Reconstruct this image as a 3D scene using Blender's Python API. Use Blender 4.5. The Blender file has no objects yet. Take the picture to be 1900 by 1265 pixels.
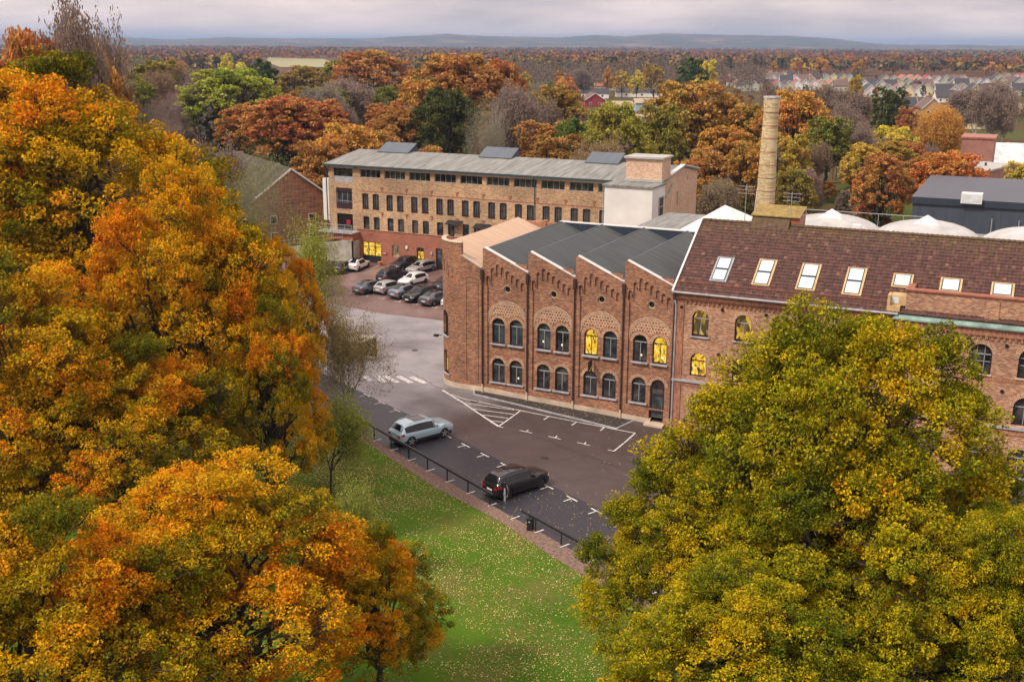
import bpy, math, random
import numpy as np
from mathutils import Vector, Matrix
from mathutils.geometry import tessellate_polygon, delaunay_2d_cdt
R = math.radians
C = bpy.context.scene.collection
S = bpy.context.scene

# ------------------------------------------------------------------ camera
F_PX, HOR, CAM_H = 2050.0, 82.0, 29.34
YAW, ROLL, PITCH = R(25), R(0.3), math.atan((632.5-HOR)/F_PX)
CAM = np.array([0, 0, CAM_H])
_fh = np.array([-math.sin(YAW), math.cos(YAW), 0]); _r = np.array([math.cos(YAW), math.sin(YAW), 0]); _z = np.array([0, 0, 1.])
FW = _fh*math.cos(PITCH)-_z*math.sin(PITCH); _up = _fh*math.sin(PITCH)+_z*math.cos(PITCH)
RT = _r*math.cos(ROLL)+_up*math.sin(ROLL); UP = _up*math.cos(ROLL)-_r*math.sin(ROLL)
cd = bpy.data.cameras.new('camera'); cam = bpy.data.objects.new('camera', cd); C.objects.link(cam)
cd.sensor_width = 36; cd.lens = F_PX*36/1900; cd.clip_start = 0.5; cd.clip_end = 60000
m = Matrix(((RT[0], UP[0], -FW[0], 0), (RT[1], UP[1], -FW[1], 0), (RT[2], UP[2], -FW[2], CAM_H), (0, 0, 0, 1)))
cam.matrix_world = m
S.camera = cam

# ------------------------------------------------------------------ light and exposure
SUN_EL, SUN_AZ = 48, 215          # degrees; azimuth clockwise from +Y
w = bpy.data.worlds.new('World'); S.world = w; w.use_nodes = True
nt = w.node_tree; nt.nodes.clear()
def N(t, ty, **k):
    n = t.nodes.new('ShaderNode'+ty)
    for a, b in k.items(): setattr(n, a, b)
    return n
out = N(nt, 'OutputWorld')
sky = N(nt, 'TexSky', sky_type='NISHITA', sun_disc=False, sun_elevation=R(SUN_EL), sun_rotation=R(SUN_AZ))
b1 = N(nt, 'Background'); b1.inputs[1].default_value = 0.10; nt.links.new(sky.outputs[0], b1.inputs[0])
tc = N(nt, 'TexCoord'); sx = N(nt, 'SeparateXYZ'); nt.links.new(tc.outputs['Generated'], sx.inputs[0])
mp = N(nt, 'Mapping'); mp.inputs['Scale'].default_value = (1.6, 1.6, 10); nt.links.new(tc.outputs['Generated'], mp.inputs[0])
nz = N(nt, 'TexNoise'); nz.inputs['Scale'].default_value = 3.2; nz.inputs['Detail'].default_value = 7; nz.inputs['Roughness'].default_value = .55
nt.links.new(mp.outputs[0], nz.inputs[0])
cr = N(nt, 'ValToRGB'); e = cr.color_ramp.elements
e[0].position = .36; e[0].color = (.40, .345, .345, 1); e[1].position = .64; e[1].color = (.70, .56, .52, 1)
nt.links.new(nz.outputs[0], cr.inputs[0])
mr = N(nt, 'MapRange'); mr.inputs[1].default_value = 0; mr.inputs[2].default_value = 1; mr.inputs[3].default_value = 1.38; mr.inputs[4].default_value = 2.8
nt.links.new(sx.outputs[2], mr.inputs[0])
b2 = N(nt, 'Background'); nt.links.new(cr.outputs[0], b2.inputs[0]); nt.links.new(mr.outputs[0], b2.inputs[1])
ms = N(nt, 'MixShader'); ms.inputs[0].default_value = .93
nt.links.new(b1.outputs[0], ms.inputs[1]); nt.links.new(b2.outputs[0], ms.inputs[2]); nt.links.new(ms.outputs[0], out.inputs[0])
sl = bpy.data.lights.new('sun', 'SUN'); sl.energy = 3.0; sl.angle = R(8); sl.color = (1, .90, .78)
so = bpy.data.objects.new('sun', sl); C.objects.link(so)
so.rotation_euler = (R(90-SUN_EL), 0, R(180-SUN_AZ))
S.view_settings.view_transform = 'Standard'; S.view_settings.look = 'None'; S.view_settings.exposure = .22; S.view_settings.gamma = 1
S.cycles.use_denoising = True
S.cycles.max_bounces = 6; S.cycles.diffuse_bounces = 3; S.cycles.glossy_bounces = 3; S.cycles.transmission_bounces = 3; S.cycles.volume_bounces = 0

# ------------------------------------------------------------------ pixel <-> world (pixels of the 1900 x 1265 photograph, used to read off real positions)
def ray(x, y): return FW*F_PX+RT*(x-950)+UP*(632.5-y)
def atY(x, y, Y): d = ray(x, y); return CAM+d*(Y/d[1])
def atX(x, y, X): d = ray(x, y); return CAM+d*(X/d[0])
def atZ(x, y, z=0): d = ray(x, y); return CAM+d*((z-CAM_H)/d[2])
def atD(x, y, D): d = ray(x, y); return CAM+d*(D/math.hypot(d[0], d[1]))
def proj(P):
    v = np.array(P)-CAM; w_ = v@FW; return 950+F_PX*(v@RT)/w_, 632.5-F_PX*(v@UP)/w_
def sm(a, b, x): t = min(1, max(0, (x-a)/(b-a))); return t*t*(3-2*t)
def gz(x, y):
    near = -0.039*min(16, max(0, x+41.2))*sm(66, 80, y)*(1-sm(95, 130, y))
    hill = 9*math.exp(-((x+190)/60)**2-((y-215)/75)**2)+6*math.exp(-((x+20)/34)**2-((y-205)/26)**2)*sm(150, 185, y)
    return near+hill*sm(122, 160, max(y, -x*1.05))
def G(x, y):
    z = 0
    for _ in range(8):
        p = atZ(x, y, z); z = gz(p[0], p[1])
    return p

# ------------------------------------------------------------------ materials
MATS = {}
def newmat(name):
    mt = bpy.data.materials.new(name); mt.use_nodes = True; t = mt.node_tree
    for n in list(t.nodes): t.nodes.remove(n)
    o = N(t, 'OutputMaterial'); b = N(t, 'BsdfPrincipled'); t.links.new(b.outputs[0], o.inputs[0])
    MATS[name] = mt; return mt, t, b
def ln(t, a, b): t.links.new(a, b)
def mth(t, op, a, b=None):
    n = N(t, 'Math', operation=op)
    for i, v in enumerate((a, b)):
        if v is None: continue
        if isinstance(v, (int, float)): n.inputs[i].default_value = v
        else: ln(t, v, n.inputs[i])
    return n.outputs[0]
def ramp(t, fac, stops, interp='LINEAR'):
    r_ = N(t, 'ValToRGB'); r_.color_ramp.interpolation = interp; el = r_.color_ramp.elements
    while len(el) < len(stops): el.new(.5)
    for k, (p, c) in enumerate(stops): el[k].position = p; el[k].color = (*c, 1)
    ln(t, fac, r_.inputs[0]); return r_.outputs[0]
def noise(t, scale, detail=4, rough=.5, vec=None):
    n = N(t, 'TexNoise'); n.inputs['Scale'].default_value = scale; n.inputs['Detail'].default_value = detail; n.inputs['Roughness'].default_value = rough
    if vec is None: vec = N(t, 'NewGeometry').outputs['Position']
    ln(t, vec, n.inputs[0]); return n.outputs[0]
def mix(t, fac, a, b, mode='MIX'):
    n = N(t, 'Mix', data_type='RGBA', blend_type=mode)
    for i, v in ((0, fac), (6, a), (7, b)):
        if isinstance(v, (int, float)): n.inputs[i].default_value = v
        elif isinstance(v, tuple): n.inputs[i].default_value = (*v, 1)
        else: ln(t, v, n.inputs[i])
    return n.outputs[2]
def bump(t, b, h, dist=.02, st=.5):
    n = N(t, 'Bump'); n.inputs['Distance'].default_value = dist; n.inputs['Strength'].default_value = st
    ln(t, h, n.inputs['Height']); ln(t, n.outputs[0], b.inputs['Normal'])
def simple(name, col, rough=.6, metal=0, var=.15, sc=2., spec=None):
    mt, t, b = newmat(name)
    n = noise(t, sc, 5)
    lo = tuple(max(0, c*(1-var)) for c in col); hi = tuple(c*(1+var) for c in col)
    ln(t, ramp(t, n, [(.3, lo), (.7, hi)]), b.inputs[0])
    b.inputs['Roughness'].default_value = rough; b.inputs['Metallic'].default_value = metal
    if spec is not None: b.inputs['Specular IOR Level'].default_value = spec
    return mt
def uv_wall(t):
    p = N(t, 'NewGeometry').outputs['Position']; s_ = N(t, 'SeparateXYZ'); ln(t, p, s_.inputs[0])
    return mth(t, 'SUBTRACT', s_.outputs[0], s_.outputs[1]), s_.outputs[2]
def brick(name, cols, mortar, bw=.26, bh=.08, stain=(.72, 1.1), mort=.014, stain_sc=.35):
    mt, t, b = newmat(name); u, v = uv_wall(t)
    row = mth(t, 'FLOOR', mth(t, 'DIVIDE', v, bh)); uu = mth(t, 'ADD', mth(t, 'DIVIDE', u, bw), mth(t, 'MULTIPLY', row, .5))
    cb = N(t, 'CombineXYZ'); ln(t, mth(t, 'FLOOR', uu), cb.inputs[0]); ln(t, row, cb.inputs[1])
    wn = N(t, 'TexWhiteNoise', noise_dimensions='2D'); ln(t, cb.outputs[0], wn.inputs[0])
    k = len(cols); c = ramp(t, wn.outputs[0], [(i/k, cc) for i, cc in enumerate(cols)], 'CONSTANT')
    fu = mth(t, 'FRACT', uu); fv = mth(t, 'FRACT', mth(t, 'DIVIDE', v, bh))
    m1 = mth(t, 'LESS_THAN', fu, mort/bw); m2 = mth(t, 'LESS_THAN', fv, mort/bh)
    mm = mth(t, 'MAXIMUM', m1, m2)
    c = mix(t, mm, c, mortar)
    big = ramp(t, noise(t, stain_sc, 6, .62), [(.3, (stain[0],)*3), (.7, (stain[1],)*3)])
    c = mix(t, 1.0, c, big, 'MULTIPLY'); ln(t, c, b.inputs[0])
    b.inputs['Roughness'].default_value = .85
    bump(t, b, mth(t, 'SUBTRACT', 1, mm), .01, .5)
    return mt
brick('brick_red', [(.32, .112, .052), (.24, .085, .042), (.38, .15, .07), (.19, .07, .04), (.44, .21, .105), (.28, .10, .045), (.12, .055, .04), (.35, .135, .058)], (.42, .31, .22))
brick('brick_red_trim', [(.40, .15, .07), (.46, .19, .09), (.34, .12, .06), (.27, .10, .06)], (.36, .25, .17), bw=.10, bh=.32, mort=.016)
brick('brick_arch', [(.42, .18, .09), (.34, .13, .07), (.50, .26, .14), (.24, .10, .06)], (.58, .45, .30), bw=.14, bh=.14, mort=.03)
brick('brick_weave', [(.36, .14, .07), (.28, .10, .06), (.42, .18, .09), (.22, .09, .06)], (.62, .50, .34), bw=.24, bh=.24, mort=.05)
brick('brick_wing', [(.42, .19, .10), (.33, .14, .08), (.50, .26, .15), (.24, .11, .07), (.56, .33, .20), (.38, .17, .09)], (.46, .35, .25))
brick('brick_yellow', [(.52, .31, .15), (.45, .26, .12), (.58, .38, .20), (.38, .21, .11), (.54, .32, .14), (.31, .16, .10), (.62, .43, .25)], (.48, .39, .28), stain=(.55, 1.12), stain_sc=.22)
brick('brick_band', [(.34, .115, .065), (.28, .09, .055), (.38, .14, .08)], (.32, .16, .10), stain=(.8, 1.1))
brick('brick_pale', [(.60, .40, .27), (.52, .33, .21), (.66, .47, .34), (.46, .28, .18)], (.60, .46, .34), stain=(.85, 1.1))
brick('brick_chimney', [(.54, .42, .20), (.47, .35, .16), (.60, .49, .27), (.40, .29, .14), (.62, .52, .33)], (.55, .46, .30), bw=.4, bh=.16, stain=(.7, 1.1))
brick('brick_far', [(.36, .15, .11), (.30, .12, .09), (.40, .18, .13)], (.34, .2, .16))
simple('stone_plinth', (.50, .40, .30), .85, var=.25, sc=.8)
simple('stone_sill', (.34, .34, .36), .7, var=.25)
simple('white_paint', (.68, .68, .64), .6, var=.10, sc=.5)
simple('white_coping', (.66, .62, .60), .45, var=.12)
simple('frame_maroon', (.035, .018, .022), .4)
simple('frame_black', (.015, .015, .018), .45)
simple('frame_grey', (.30, .31, .32), .5)
simple('iron_black', (.02, .02, .022), .45, .3)
simple('pipe_dark', (.045, .025, .022), .5)
simple('copper_green', (.19, .29, .25), .6, var=.35, sc=1.2)
simple('copper_red', (.33, .12, .07), .45, .2, var=.25)
simple('copper_moss', (.24, .17, .04), .7, var=.35, sc=3)
simple('concrete', (.34, .32, .27), .85, var=.35, sc=.7)
simple('cream', (.62, .50, .36), .7)
simple('membrane_pale', (.36, .36, .33), .7, var=.15, sc=.5)
simple('shell_grey', (.40, .40, .39), .75, var=.2, sc=.6)
simple('metal_blue', (.035, .048, .068), .4, .2, var=.1, sc=.5)
simple('metal_teal', (.05, .085, .10), .35, .4, var=.1)
simple('bark', (.045, .035, .027), .9, var=.4, sc=3)
simple('bark_grey', (.20, .175, .15), .9, var=.3, sc=3)
simple('bark_green', (.20, .20, .10), .9, var=.3, sc=3)
simple('bark_white', (.55, .52, .48), .8, var=.25, sc=4)
simple('twig_purple', (.20, .135, .125), .9, var=.3, sc=1)
simple('tyre', (.012, .012, .013), .8)
simple('rim', (.45, .46, .48), .3, .8)
simple('rim_dark', (.04, .04, .045), .35, .6)
simple('plastic_black', (.012, .012, .014), .5)
simple('plate_white', (.75, .75, .75), .4)
simple('red_sign', (.28, .012, .03), .5)
simple('letter_white', (.8, .8, .8), .5)
simple('letter_yellow', (.65, .60, .05), .5)
simple('wood_ochre', (.50, .34, .16), .7, var=.2)
simple('gravel', (.17, .11, .085), .95, var=.45, sc=5)
simple('soil', (.035, .028, .026), .95, var=.4, sc=4)
simple('terracotta', (.45, .17, .07), .7)
# line paint, worn
mt, t, b = newmat('line_paint'); ln(t, ramp(t, noise(t, 6, 5, .7), [(.34, (.20, .19, .19)), (.52, (.66, .65, .63))]), b.inputs[0]); b.inputs['Roughness'].default_value = .6
# glass
def glass(name, col, rough=.06, stops=None, sc=1.2):
    mt, t, b = newmat(name)
    if stops: ln(t, ramp(t, noise(t, sc, 3), stops), b.inputs[0])
    else: b.inputs[0].default_value = (*col, 1)
    b.inputs['Roughness'].default_value = rough; b.inputs['Specular IOR Level'].default_value = .8
    return mt
glass('glass_dark', (.02, .02, .022), stops=[(.4, (.008, .009, .010)), (.6, (.05, .05, .05)), (.75, (.12, .10, .08))])
glass('glass_blue', (.02, .03, .04), stops=[(.4, (.02, .025, .03)), (.6, (.06, .08, .09))])
glass('glass_tint', (.01, .011, .013), .05)
glass('glass_blind', (.1, .1, .1), .25, [(.4, (.045, .045, .048)), (.6, (.085, .08, .08))])
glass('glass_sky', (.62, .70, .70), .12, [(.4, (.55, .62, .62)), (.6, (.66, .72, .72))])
def lit(name, stops, strength, sc=1.4):
    mt, t, b = newmat(name); b.inputs[0].default_value = (.05, .04, .02, 1); b.inputs['Roughness'].default_value = .1
    p = N(t, 'NewGeometry').outputs['Position']; mpn = N(t, 'Mapping'); mpn.inputs['Scale'].default_value = (2.2, 2.2, 1.2); ln(t, p, mpn.inputs[0])
    n = N(t, 'TexVoronoi', feature='F1'); n.inputs['Scale'].default_value = sc; ln(t, mpn.outputs[0], n.inputs[0])
    sp = N(t, 'SeparateColor'); ln(t, n.outputs['Color'], sp.inputs[0])
    c = ramp(t, sp.outputs[0], stops); ln(t, c, b.inputs['Emission Color']); b.inputs['Emission Strength'].default_value = strength
    return mt
lit('glass_lit', [(0, (.10, .05, .01)), (.16, (.45, .20, .01)), (.32, (.85, .47, .015)), (.7, (.97, .62, .03)), (1, (1, .82, .25))], .85, 3.4)
lit('glass_lit_dim', [(0, (.02, .015, .01)), (.35, (.06, .04, .015)), (.6, (.42, .22, .02)), (1, (.8, .48, .05))], .8)
mt, t, b = newmat('lamp_glow'); b.inputs[0].default_value = (.8, .6, .3, 1); b.inputs['Emission Color'].default_value = (1, .72, .32, 1); b.inputs['Emission Strength'].default_value = 1.1
# roof tiles
mt, t, b = newmat('roof_tile')
p = N(t, 'NewGeometry').outputs['Position']; s_ = N(t, 'SeparateXYZ'); ln(t, p, s_.inputs[0])
cb = N(t, 'CombineXYZ'); ln(t, mth(t, 'FLOOR', mth(t, 'DIVIDE', s_.outputs[0], .25)), cb.inputs[0]); ln(t, mth(t, 'FLOOR', mth(t, 'DIVIDE', s_.outputs[2], .17)), cb.inputs[1])
wn = N(t, 'TexWhiteNoise', noise_dimensions='2D'); ln(t, cb.outputs[0], wn.inputs[0])
c = ramp(t, wn.outputs[0], [(0, (.050, .018, .015)), (.35, (.068, .025, .020)), (.7, (.085, .032, .025)), (.95, (.11, .045, .032)), (1, (.19, .10, .07))])
zf = mth(t, 'MULTIPLY', mth(t, 'SUBTRACT', s_.outputs[2], 13.9), .7)
moss = mth(t, 'MULTIPLY', mth(t, 'GREATER_THAN', mth(t, 'ADD', noise(t, 4.5, 6, .7), mth(t, 'MULTIPLY', mth(t, 'MAXIMUM', zf, 0), .12)), .60), .75)
c = mix(t, moss, c, (.10, .072, .018)); ln(t, c, b.inputs[0]); b.inputs['Roughness'].default_value = .75
# felt roofs with strip joints
def felt(name, col, ax, step, var=.2, rough=.8, seam=.55):
    mt, t, b = newmat(name); p = N(t, 'NewGeometry').outputs['Position']; s_ = N(t, 'SeparateXYZ'); ln(t, p, s_.inputs[0])
    f = mth(t, 'FRACT', mth(t, 'DIVIDE', s_.outputs[ax], step)); l = mth(t, 'LESS_THAN', f, .05)
    mpn = N(t, 'Mapping'); sc = [.25, .25, .25]; sc[ax] = 2.4; mpn.inputs['Scale'].default_value = sc; ln(t, p, mpn.inputs[0])
    n = noise(t, 1.0, 6, .6, mpn.outputs[0])
    c = ramp(t, n, [(.3, tuple(q*(1-var) for q in col)), (.7, tuple(q*(1+var) for q in col))])
    c = mix(t, mth(t, 'MULTIPLY', l, seam), c, tuple(q*.4 for q in col)); ln(t, c, b.inputs[0]); b.inputs['Roughness'].default_value = rough
    return mt
felt('felt_dark', (.050, .060, .061), 1, 1.0, var=.4)
felt('felt_beige', (.48, .335, .225), 1, 1.05, var=.14, seam=.25)
felt('felt_grey', (.19, .195, .18), 0, 1.2, var=.45, seam=.2)
felt('metal_sheet', (.075, .10, .12), 0, .35, var=.15, rough=.35, seam=.8)
felt('wall_sheet', (.055, .07, .095), 0, 1.3, var=.2, rough=.45, seam=.4)
felt('panel_brick', (.36, .16, .12), 0, .9, var=.2, seam=.9)
# asphalt
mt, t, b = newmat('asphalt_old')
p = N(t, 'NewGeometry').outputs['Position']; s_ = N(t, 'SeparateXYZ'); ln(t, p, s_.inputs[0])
pos = mth(t, 'ADD', mth(t, 'MULTIPLY', s_.outputs[0], -.17), mth(t, 'MULTIPLY', noise(t, .13, 3), 3.2))     # paler towards the yard: reflected sky glow painted into the asphalt colour
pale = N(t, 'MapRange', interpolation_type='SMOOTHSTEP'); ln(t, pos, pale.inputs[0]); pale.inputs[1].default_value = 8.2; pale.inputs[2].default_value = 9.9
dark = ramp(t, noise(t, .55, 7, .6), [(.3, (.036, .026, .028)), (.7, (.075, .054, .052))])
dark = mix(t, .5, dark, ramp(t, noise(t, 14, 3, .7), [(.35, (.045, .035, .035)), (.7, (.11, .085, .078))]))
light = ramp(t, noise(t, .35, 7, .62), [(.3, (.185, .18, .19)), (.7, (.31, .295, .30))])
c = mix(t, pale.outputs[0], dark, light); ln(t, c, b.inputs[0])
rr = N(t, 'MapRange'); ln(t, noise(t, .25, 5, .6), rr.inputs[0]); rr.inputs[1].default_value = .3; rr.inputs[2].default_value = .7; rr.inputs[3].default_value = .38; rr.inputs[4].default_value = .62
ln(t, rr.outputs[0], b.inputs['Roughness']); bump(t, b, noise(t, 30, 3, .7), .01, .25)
mt, t, b = newmat('asphalt_new')
c = mix(t, .5, ramp(t, noise(t, .5, 6, .6), [(.3, (.015, .015, .022)), (.7, (.028, .028, .036))]), ramp(t, noise(t, 18, 3, .8), [(.35, (.010, .010, .015)), (.7, (.045, .045, .055))]))
ln(t, c, b.inputs[0]); b.inputs['Roughness'].default_value = .48; bump(t, b, noise(t, 30, 3, .7), .01, .3)
# sett paving
mt, t, b = newmat('paving_setts')
p = N(t, 'NewGeometry').outputs['Position']; s_ = N(t, 'SeparateXYZ'); ln(t, p, s_.inputs[0])
cb = N(t, 'CombineXYZ'); ln(t, mth(t, 'FLOOR', mth(t, 'DIVIDE', s_.outputs[0], .4)), cb.inputs[0]); ln(t, mth(t, 'FLOOR', mth(t, 'DIVIDE', s_.outputs[1], .4)), cb.inputs[1])
wn = N(t, 'TexWhiteNoise', noise_dimensions='2D'); ln(t, cb.outputs[0], wn.inputs[0])
c = ramp(t, wn.outputs[0], [(0, (.115, .062, .054)), (.5, (.165, .095, .082)), (1, (.22, .135, .115))])
c = mix(t, .55, c, ramp(t, noise(t, .16, 6, .6), [(.35, (.10, .055, .05)), (.65, (.27, .195, .175))]))
ln(t, c, b.inputs[0]); b.inputs['Roughness'].default_value = .42
# lawn, field, forest floor
mt, t, b = newmat('lawn')
c = ramp(t, noise(t, .22, 7, .62), [(.28, (.032, .085, .006)), (.5, (.058, .145, .008)), (.72, (.11, .165, .016))])
c = mix(t, .45, c, ramp(t, noise(t, 9, 4, .8), [(.3, (.02, .055, .006)), (.7, (.13, .22, .02))]))
br = mth(t, 'MULTIPLY', ramp(t, mth(t, 'ADD', mth(t, 'MULTIPLY', noise(t, 2.6, 7, .8), .6), mth(t, 'MULTIPLY', noise(t, .25, 4, .6), .5)), [(.53, (0, 0, 0)), (.66, (1, 1, 1))]), .6); c = mix(t, br, c, (.17, .125, .05))
ln(t, c, b.inputs[0]); b.inputs['Roughness'].default_value = .95; b.inputs['Specular IOR Level'].default_value = .05; bump(t, b, noise(t, 12, 4, .8), .08, .7)
mt, t, b = newmat('ground_mixed')
p = N(t, 'NewGeometry').outputs['Position']; ln_ = N(t, 'VectorMath', operation='LENGTH'); ln(t, p, ln_.inputs[0])
near = ramp(t, noise(t, .05, 7, .6), [(.3, (.06, .042, .02)), (.48, (.09, .06, .025)), (.56, (.06, .09, .018)), (.7, (.10, .065, .03))])
far = ramp(t, noise(t, .0016, 9, .66), [(.36, (.10, .045, .025)), (.46, (.13, .065, .03)), (.52, (.06, .05, .03)), (.57, (.20, .17, .075)), (.62, (.11, .055, .03)), (.7, (.16, .08, .03))])
far = mix(t, .5, far, ramp(t, noise(t, .02, 6, .75), [(.35, (.035, .03, .02)), (.5, (.12, .055, .025)), (.7, (.17, .10, .04))]))
mr_ = N(t, 'MapRange'); ln(t, ln_.outputs['Value'], mr_.inputs[0]); mr_.inputs[1].default_value = 500; mr_.inputs[2].default_value = 1300
ln(t, mix(t, mr_.outputs[0], near, far), b.inputs[0]); b.inputs['Roughness'].default_value = .95; b.inputs['Specular IOR Level'].default_value = .05
mt, t, b = newmat('hill_wood')
c = ramp(t, noise(t, .004, 8, .7), [(.35, (.010, .022, .018)), (.5, (.025, .04, .03)), (.58, (.14, .07, .04)), (.70, (.26, .22, .10))])
ln(t, c, b.inputs[0]); b.inputs['Roughness'].default_value = 1
mt, t, b = newmat('field'); ln(t, ramp(t, noise(t, .02, 6), [(.3, (.30, .24, .12)), (.7, (.24, .26, .10))]), b.inputs[0]); b.inputs['Roughness'].default_value = .95
# leaves: colour = object colour, varied by each leaf's own attribute
def leafmat(name, stops=None, trans=.28):
    mt = bpy.data.materials.new(name); mt.use_nodes = True; t = mt.node_tree; t.nodes.clear(); MATS[name] = mt
    o = N(t, 'OutputMaterial'); at = N(t, 'Attribute', attribute_name='Col'); sp = N(t, 'SeparateColor'); ln(t, at.outputs[0], sp.inputs[0])
    if stops: base = ramp(t, sp.outputs[0], stops)
    else:
        oi = N(t, 'ObjectInfo'); base = oi.outputs['Color']
        hs = N(t, 'HueSaturation'); hs.inputs['Saturation'].default_value = .90; ln(t, base, hs.inputs['Color']); ln(t, mth(t, 'ADD', .485, mth(t, 'MULTIPLY', sp.outputs[0], .05)), hs.inputs['Hue']); base = hs.outputs[0]
    br_ = mth(t, 'ADD', .45, mth(t, 'MULTIPLY', sp.outputs[1], 1.0)); cc = N(t, 'CombineXYZ')
    for i in range(3): ln(t, br_, cc.inputs[i])
    base = mix(t, 1.0, base, cc.outputs[0], 'MULTIPLY')
    d = N(t, 'BsdfDiffuse'); tr = N(t, 'BsdfTranslucent'); gl = N(t, 'BsdfGlossy'); gl.inputs['Roughness'].default_value = .45; gl.inputs[0].default_value = (.8, .8, .8, 1)
    ln(t, base, d.inputs[0]); ln(t, base, tr.inputs[0])
    m1 = N(t, 'MixShader'); m1.inputs[0].default_value = trans; ln(t, d.outputs[0], m1.inputs[1]); ln(t, tr.outputs[0], m1.inputs[2])
    m2 = N(t, 'MixShader'); m2.inputs[0].default_value = .006; ln(t, m1.outputs[0], m2.inputs[1]); ln(t, gl.outputs[0], m2.inputs[2])
    ln(t, m2.outputs[0], o.inputs[0]); return mt
leafmat('leaf')
leafmat('leaf_oak_gold', [(0, (.06, .09, .004)), (.28, (.16, .18, .005)), (.52, (.38, .32, .006)), (.80, (.60, .41, .006)), (1, (.55, .26, .006))])
leafmat('leaf_oak_orange', [(0, (.10, .11, .004)), (.24, (.28, .22, .005)), (.50, (.60, .36, .006)), (.78, (.68, .28, .005)), (1, (.60, .17, .005))])
leafmat('leaf_litter', [(0, (.62, .58, .26)), (.5, (.55, .46, .15)), (.7, (.34, .19, .05)), (1, (.20, .09, .035))], .1)
leafmat('leaf_far', [(0, (.10, .05, .035)), (.18, (.16, .075, .045)), (.34, (.27, .10, .035)), (.5, (.30, .14, .035)), (.62, (.17, .12, .09)), (.75, (.09, .08, .04)), (.9, (.34, .22, .04)), (1, (.04, .055, .03))], .1)
MT = lambda n: MATS[n]

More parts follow.
